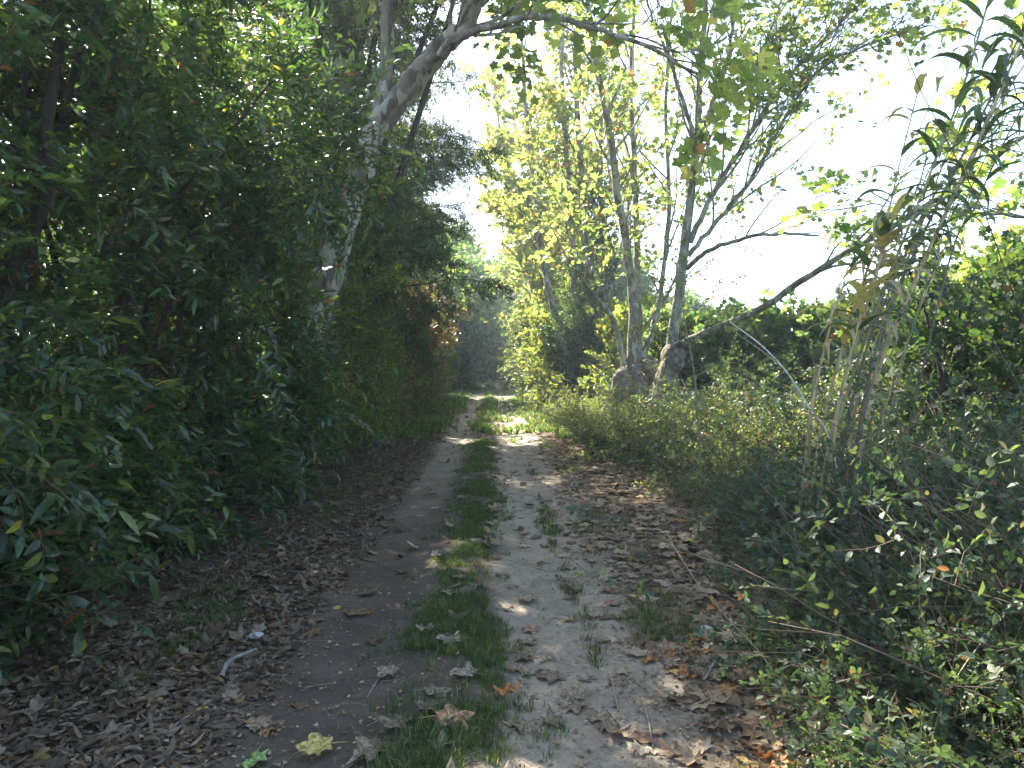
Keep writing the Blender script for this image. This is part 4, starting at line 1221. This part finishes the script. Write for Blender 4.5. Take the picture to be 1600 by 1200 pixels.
marked = [(402, 1168, .15, T_gr, "light green fallen leaf lying on the left in front"), (520, 1168, .17, T_ye, "large yellow fallen leaf at the bottom, left of the grass strip"),
          (785, 1085, .13, T_or, "orange-brown leaf curled at the edge of the grass strip"), (900, 1090, .14, T_tan, "tan leaf standing slightly up on the right rut in front"),
          (965, 1018, .17, T_tan, "wide tan leaf flat on the right side of the lane"), (680, 1145, .20, (.44, .26, .13), "big orange-tan leaf in the grass mound at the bottom"),
          (575, 955, .06, T_or, "small orange leaf alone on the dark left rut"), (530, 945, .07, T_ye, "small yellow leaf at the left edge of the dark rut"),
          (425, 1122, .15, (.42, .26, .10), "orange-brown leaf on the bare soil, left foreground"), (385, 1122, .15, (.32, .24, .17), "grey-tan leaf beside an orange one in the left foreground"),
          (310, 1108, .08, T_ye, "small yellow leaf on the left litter next to a twig"), (1150, 1072, .13, (.32, .42, .10), "green-yellow leaf on the right bank litter"),
          (1190, 1075, .22, T_red, "large dark red-brown curled leaf on the right bank"), (1140, 965, .16, T_or, "bright orange leaf on the right bank in front of the brambles"),
          (1040, 965, .12, T_or, "orange leaf at the right edge of the lane"), (960, 940, .10, (.38, .14, .06), "reddish leaf on the right side of the pale rut"),
          (840, 985, .13, (.36, .24, .16), "brown leaf in the middle of the right rut"), (790, 950, .11, T_tan, "tan leaf on the left edge of the right rut"),
          (805, 1140, .15, T_tan, "wide pale leaf on the right rut near the bottom"), (620, 1050, .14, T_pale, "pale sunlit leaf left of the grass strip"),
          (1345, 1160, .16, T_or, "orange leaf under the brambles, bottom right"), (1400, 975, .13, T_or, "orange leaf caught among the brambles on the right"),
          (700, 940, .13, T_pale, "pale leaf lying on the grass strip"), (895, 965, .09, (.42, .27, .12), "amber leaf on the right rut beside a small tuft")]
for px, py, s, c, lab in marked:
    x, y = G(px, py); one_leaf(x, y, s * .9, c, lab, dz=.03 if 'grass' in lab else 0)
zones = [("tan fallen leaf on the pale right rut", 'rut', 26), ("brown fallen leaf on the right bank", 'rb', 100), ("brown fallen leaf on the left bank", 'lb', 60),
         ("tan fallen leaf lying on the grass strip", 'gs', 26), ("fallen leaf on the dark left rut", 'lr', 12), ("orange fallen leaf on the right bank", 'ro', 34)]
for lab, z_, cnt in zones:
    for i in range(cnt):
        y = 2.6 + rf.random() ** 1.3 * (1.6 if z_ == 'ro' else 3.2 if z_ in ('rb', 'lb') else 4.5)
        o_ = {'rut': rf.uniform(.3, 1.0), 'rb': rf.uniform(1.15, 2.4), 'lb': rf.uniform(-2.4, -1.0), 'gs': rf.normal() * .18, 'lr': rf.uniform(-.9, -.4), 'ro': rf.uniform(1.1, 2.2)}[z_]
        c = {'rut': T_tan, 'rb': (T_tan, T_br, T_pale, (.27, .2, .14))[i % 4], 'lb': (T_br, (.28, .21, .15), T_br)[i % 3], 'gs': (T_tan, T_pale)[i % 2], 'lr': T_br, 'ro': T_or}[z_]
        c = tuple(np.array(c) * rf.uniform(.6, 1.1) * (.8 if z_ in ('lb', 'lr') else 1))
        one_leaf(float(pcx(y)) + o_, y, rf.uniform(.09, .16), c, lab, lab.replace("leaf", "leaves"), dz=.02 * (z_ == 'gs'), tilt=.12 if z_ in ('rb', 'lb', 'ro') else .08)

# sticks and stones
def stick(pts, r, label, m=M_stick, nm="stick"):
    q = [on_ground(*G(a, b)) + np.array([0, 0, r + h]) for a, b, h in pts]
    s = spline(q, 16)
    return tag(build(nm, [(*tube(s, np.linspace(r, r * .6, 16) * (1 + .1 * rf.normal(size=16)), 7, .06, rf), 0)], [m], loc=s[0]), label, "stick")
stick([(345, 1062, .0), (360, 1040, .02), (400, 1018, .01)], .014, "grey curved stick lying on the left litter below the white stone")
stick([(262, 1147, 0), (290, 1130, .01), (320, 1112, 0)], .005, "thin pale twig slanting on the left litter")
stick([(955, 1058, 0), (960, 1080, .01), (966, 1110, 0)], .006, "straw-coloured split stalk lying on the right rut")
stick([(950, 1108, 0), (962, 1125, .005), (975, 1142, 0)], .005, "broken end of dry stalk on the right rut near the bottom")
stick([(1008, 1110, 0), (1015, 1140, .01), (1020, 1170, 0)], .006, "dry stalk pointing toward the viewer, bottom centre right")
stick([(1236, 1140, 0), (1240, 1170, .01), (1243, 1195, 0)], .006, "pale straight stalk at the bottom right of the litter")
stick([(572, 1085, 0), (590, 1060, .01), (612, 1030, 0)], .004, "thin twig pointing up the lane beside the left rut")
stick([(1100, 1075, 0), (1115, 1055, .012), (1122, 1042, 0)], .007, "small curved pale twig on the right litter")
def stone(px, py, s, label):
    x, y = G(px, py); c = on_ground(x, y, s * .3)
    V, Fs, C = burl(rf, c, s, s * .42, s * .7, 14, .1)
    return tag(build("stone", [(V, Fs, C, 0)], [M_stone], loc=c), label, "stone")
stone(400, 997, .045, "white rounded stone on the left litter above the curved stick")
stone(1103, 998, .045, "pale grey stone on the right litter")

# fine stones and twigs trodden into the lane
def pebble(seed):
    r = np.random.default_rng(seed)
    V = norm(np.array([(1, 0, 0), (-1, 0, 0), (0, 1, 0), (0, -1, 0), (0, 0, 1), (0, 0, -1)], float)) * r.uniform(.6, 1.2, (6, 1)) * np.array([1, .8, .5])
    F = [(0, 2, 4), (2, 1, 4), (1, 3, 4), (3, 0, 4), (2, 0, 5), (1, 2, 5), (3, 1, 5), (0, 3, 5)]
    return V, [np.array(F)]
pch = []
n = 7000; y = 2.3 + rf.random(n) ** 1.8 * 12; x = pcx(y) + rf.uniform(-1.3, 1.5, n)
sz = .0022 + .009 * rf.random(n) ** 5
for k in range(5):
    m = np.arange(n) % 5 == k
    V, F = stamp(pebble(k), flat_frames(int(m.sum()), .5), np.stack([x[m], y[m], ground_h(x[m], y[m]) + sz[m] * .15], 1), sz[m])
    c = np.array([.24, .21, .17]) * rf.uniform(.6, 1.5, (int(m.sum()), 1))
    pch.append((V, F, np.repeat(c, 6, 0), 0))
tag(build("gravel", pch, [M_dry], smooth=False), "fine pebbles trodden into the two ruts", "gravel", kind="stuff")
tch = []
for k in range(900):
    y = 2.4 + rf.random() ** 1.5 * 9; x = float(pcx(y)) + rf.normal() * 1.25
    a = rf.uniform(0, 6.28); L_ = rf.uniform(.04, .22); q = wander(rf, (x, y, 0), (math.cos(a), math.sin(a), 0), L_, 4, .2)
    q[:, 2] = ground_h(q[:, 0], q[:, 1]) + .004 + rf.random() * .012
    tch.append((*tube(q, np.linspace(.0022, .001, 5), 3, col=np.array([.25, .20, .15]) * rf.uniform(.5, 1.4)), 0))
tag(build("twig_litter", tch, [M_dry]), "small broken twigs strewn over the lane and its banks", "twigs", kind="stuff")

# ------------------------------------------------------------------ haze
bpy.ops.mesh.primitive_cube_add(size=1)
hz = bpy.context.object; hz.name = "haze"
hz.scale = (1100, 1300, 24); hz.location = (0, 300, 10.0 + .9)
hz.name = "haze"; hz["kind"] = "stuff"; hz["label"] = "thin bluish air between the trees"
hm, hnt = mat("haze_air")
pv = hnt.nodes.new("ShaderNodeVolumePrincipled")
pv.inputs['Density'].default_value = .0012
pv.inputs['Color'].default_value = (.74, .90, 1.0, 1)
pv.inputs['Anisotropy'].default_value = .3
ho = hnt.nodes.new("ShaderNodeOutputMaterial")
hnt.links.new(pv.outputs[0], ho.inputs['Volume'])
hz.data.materials.append(hm)
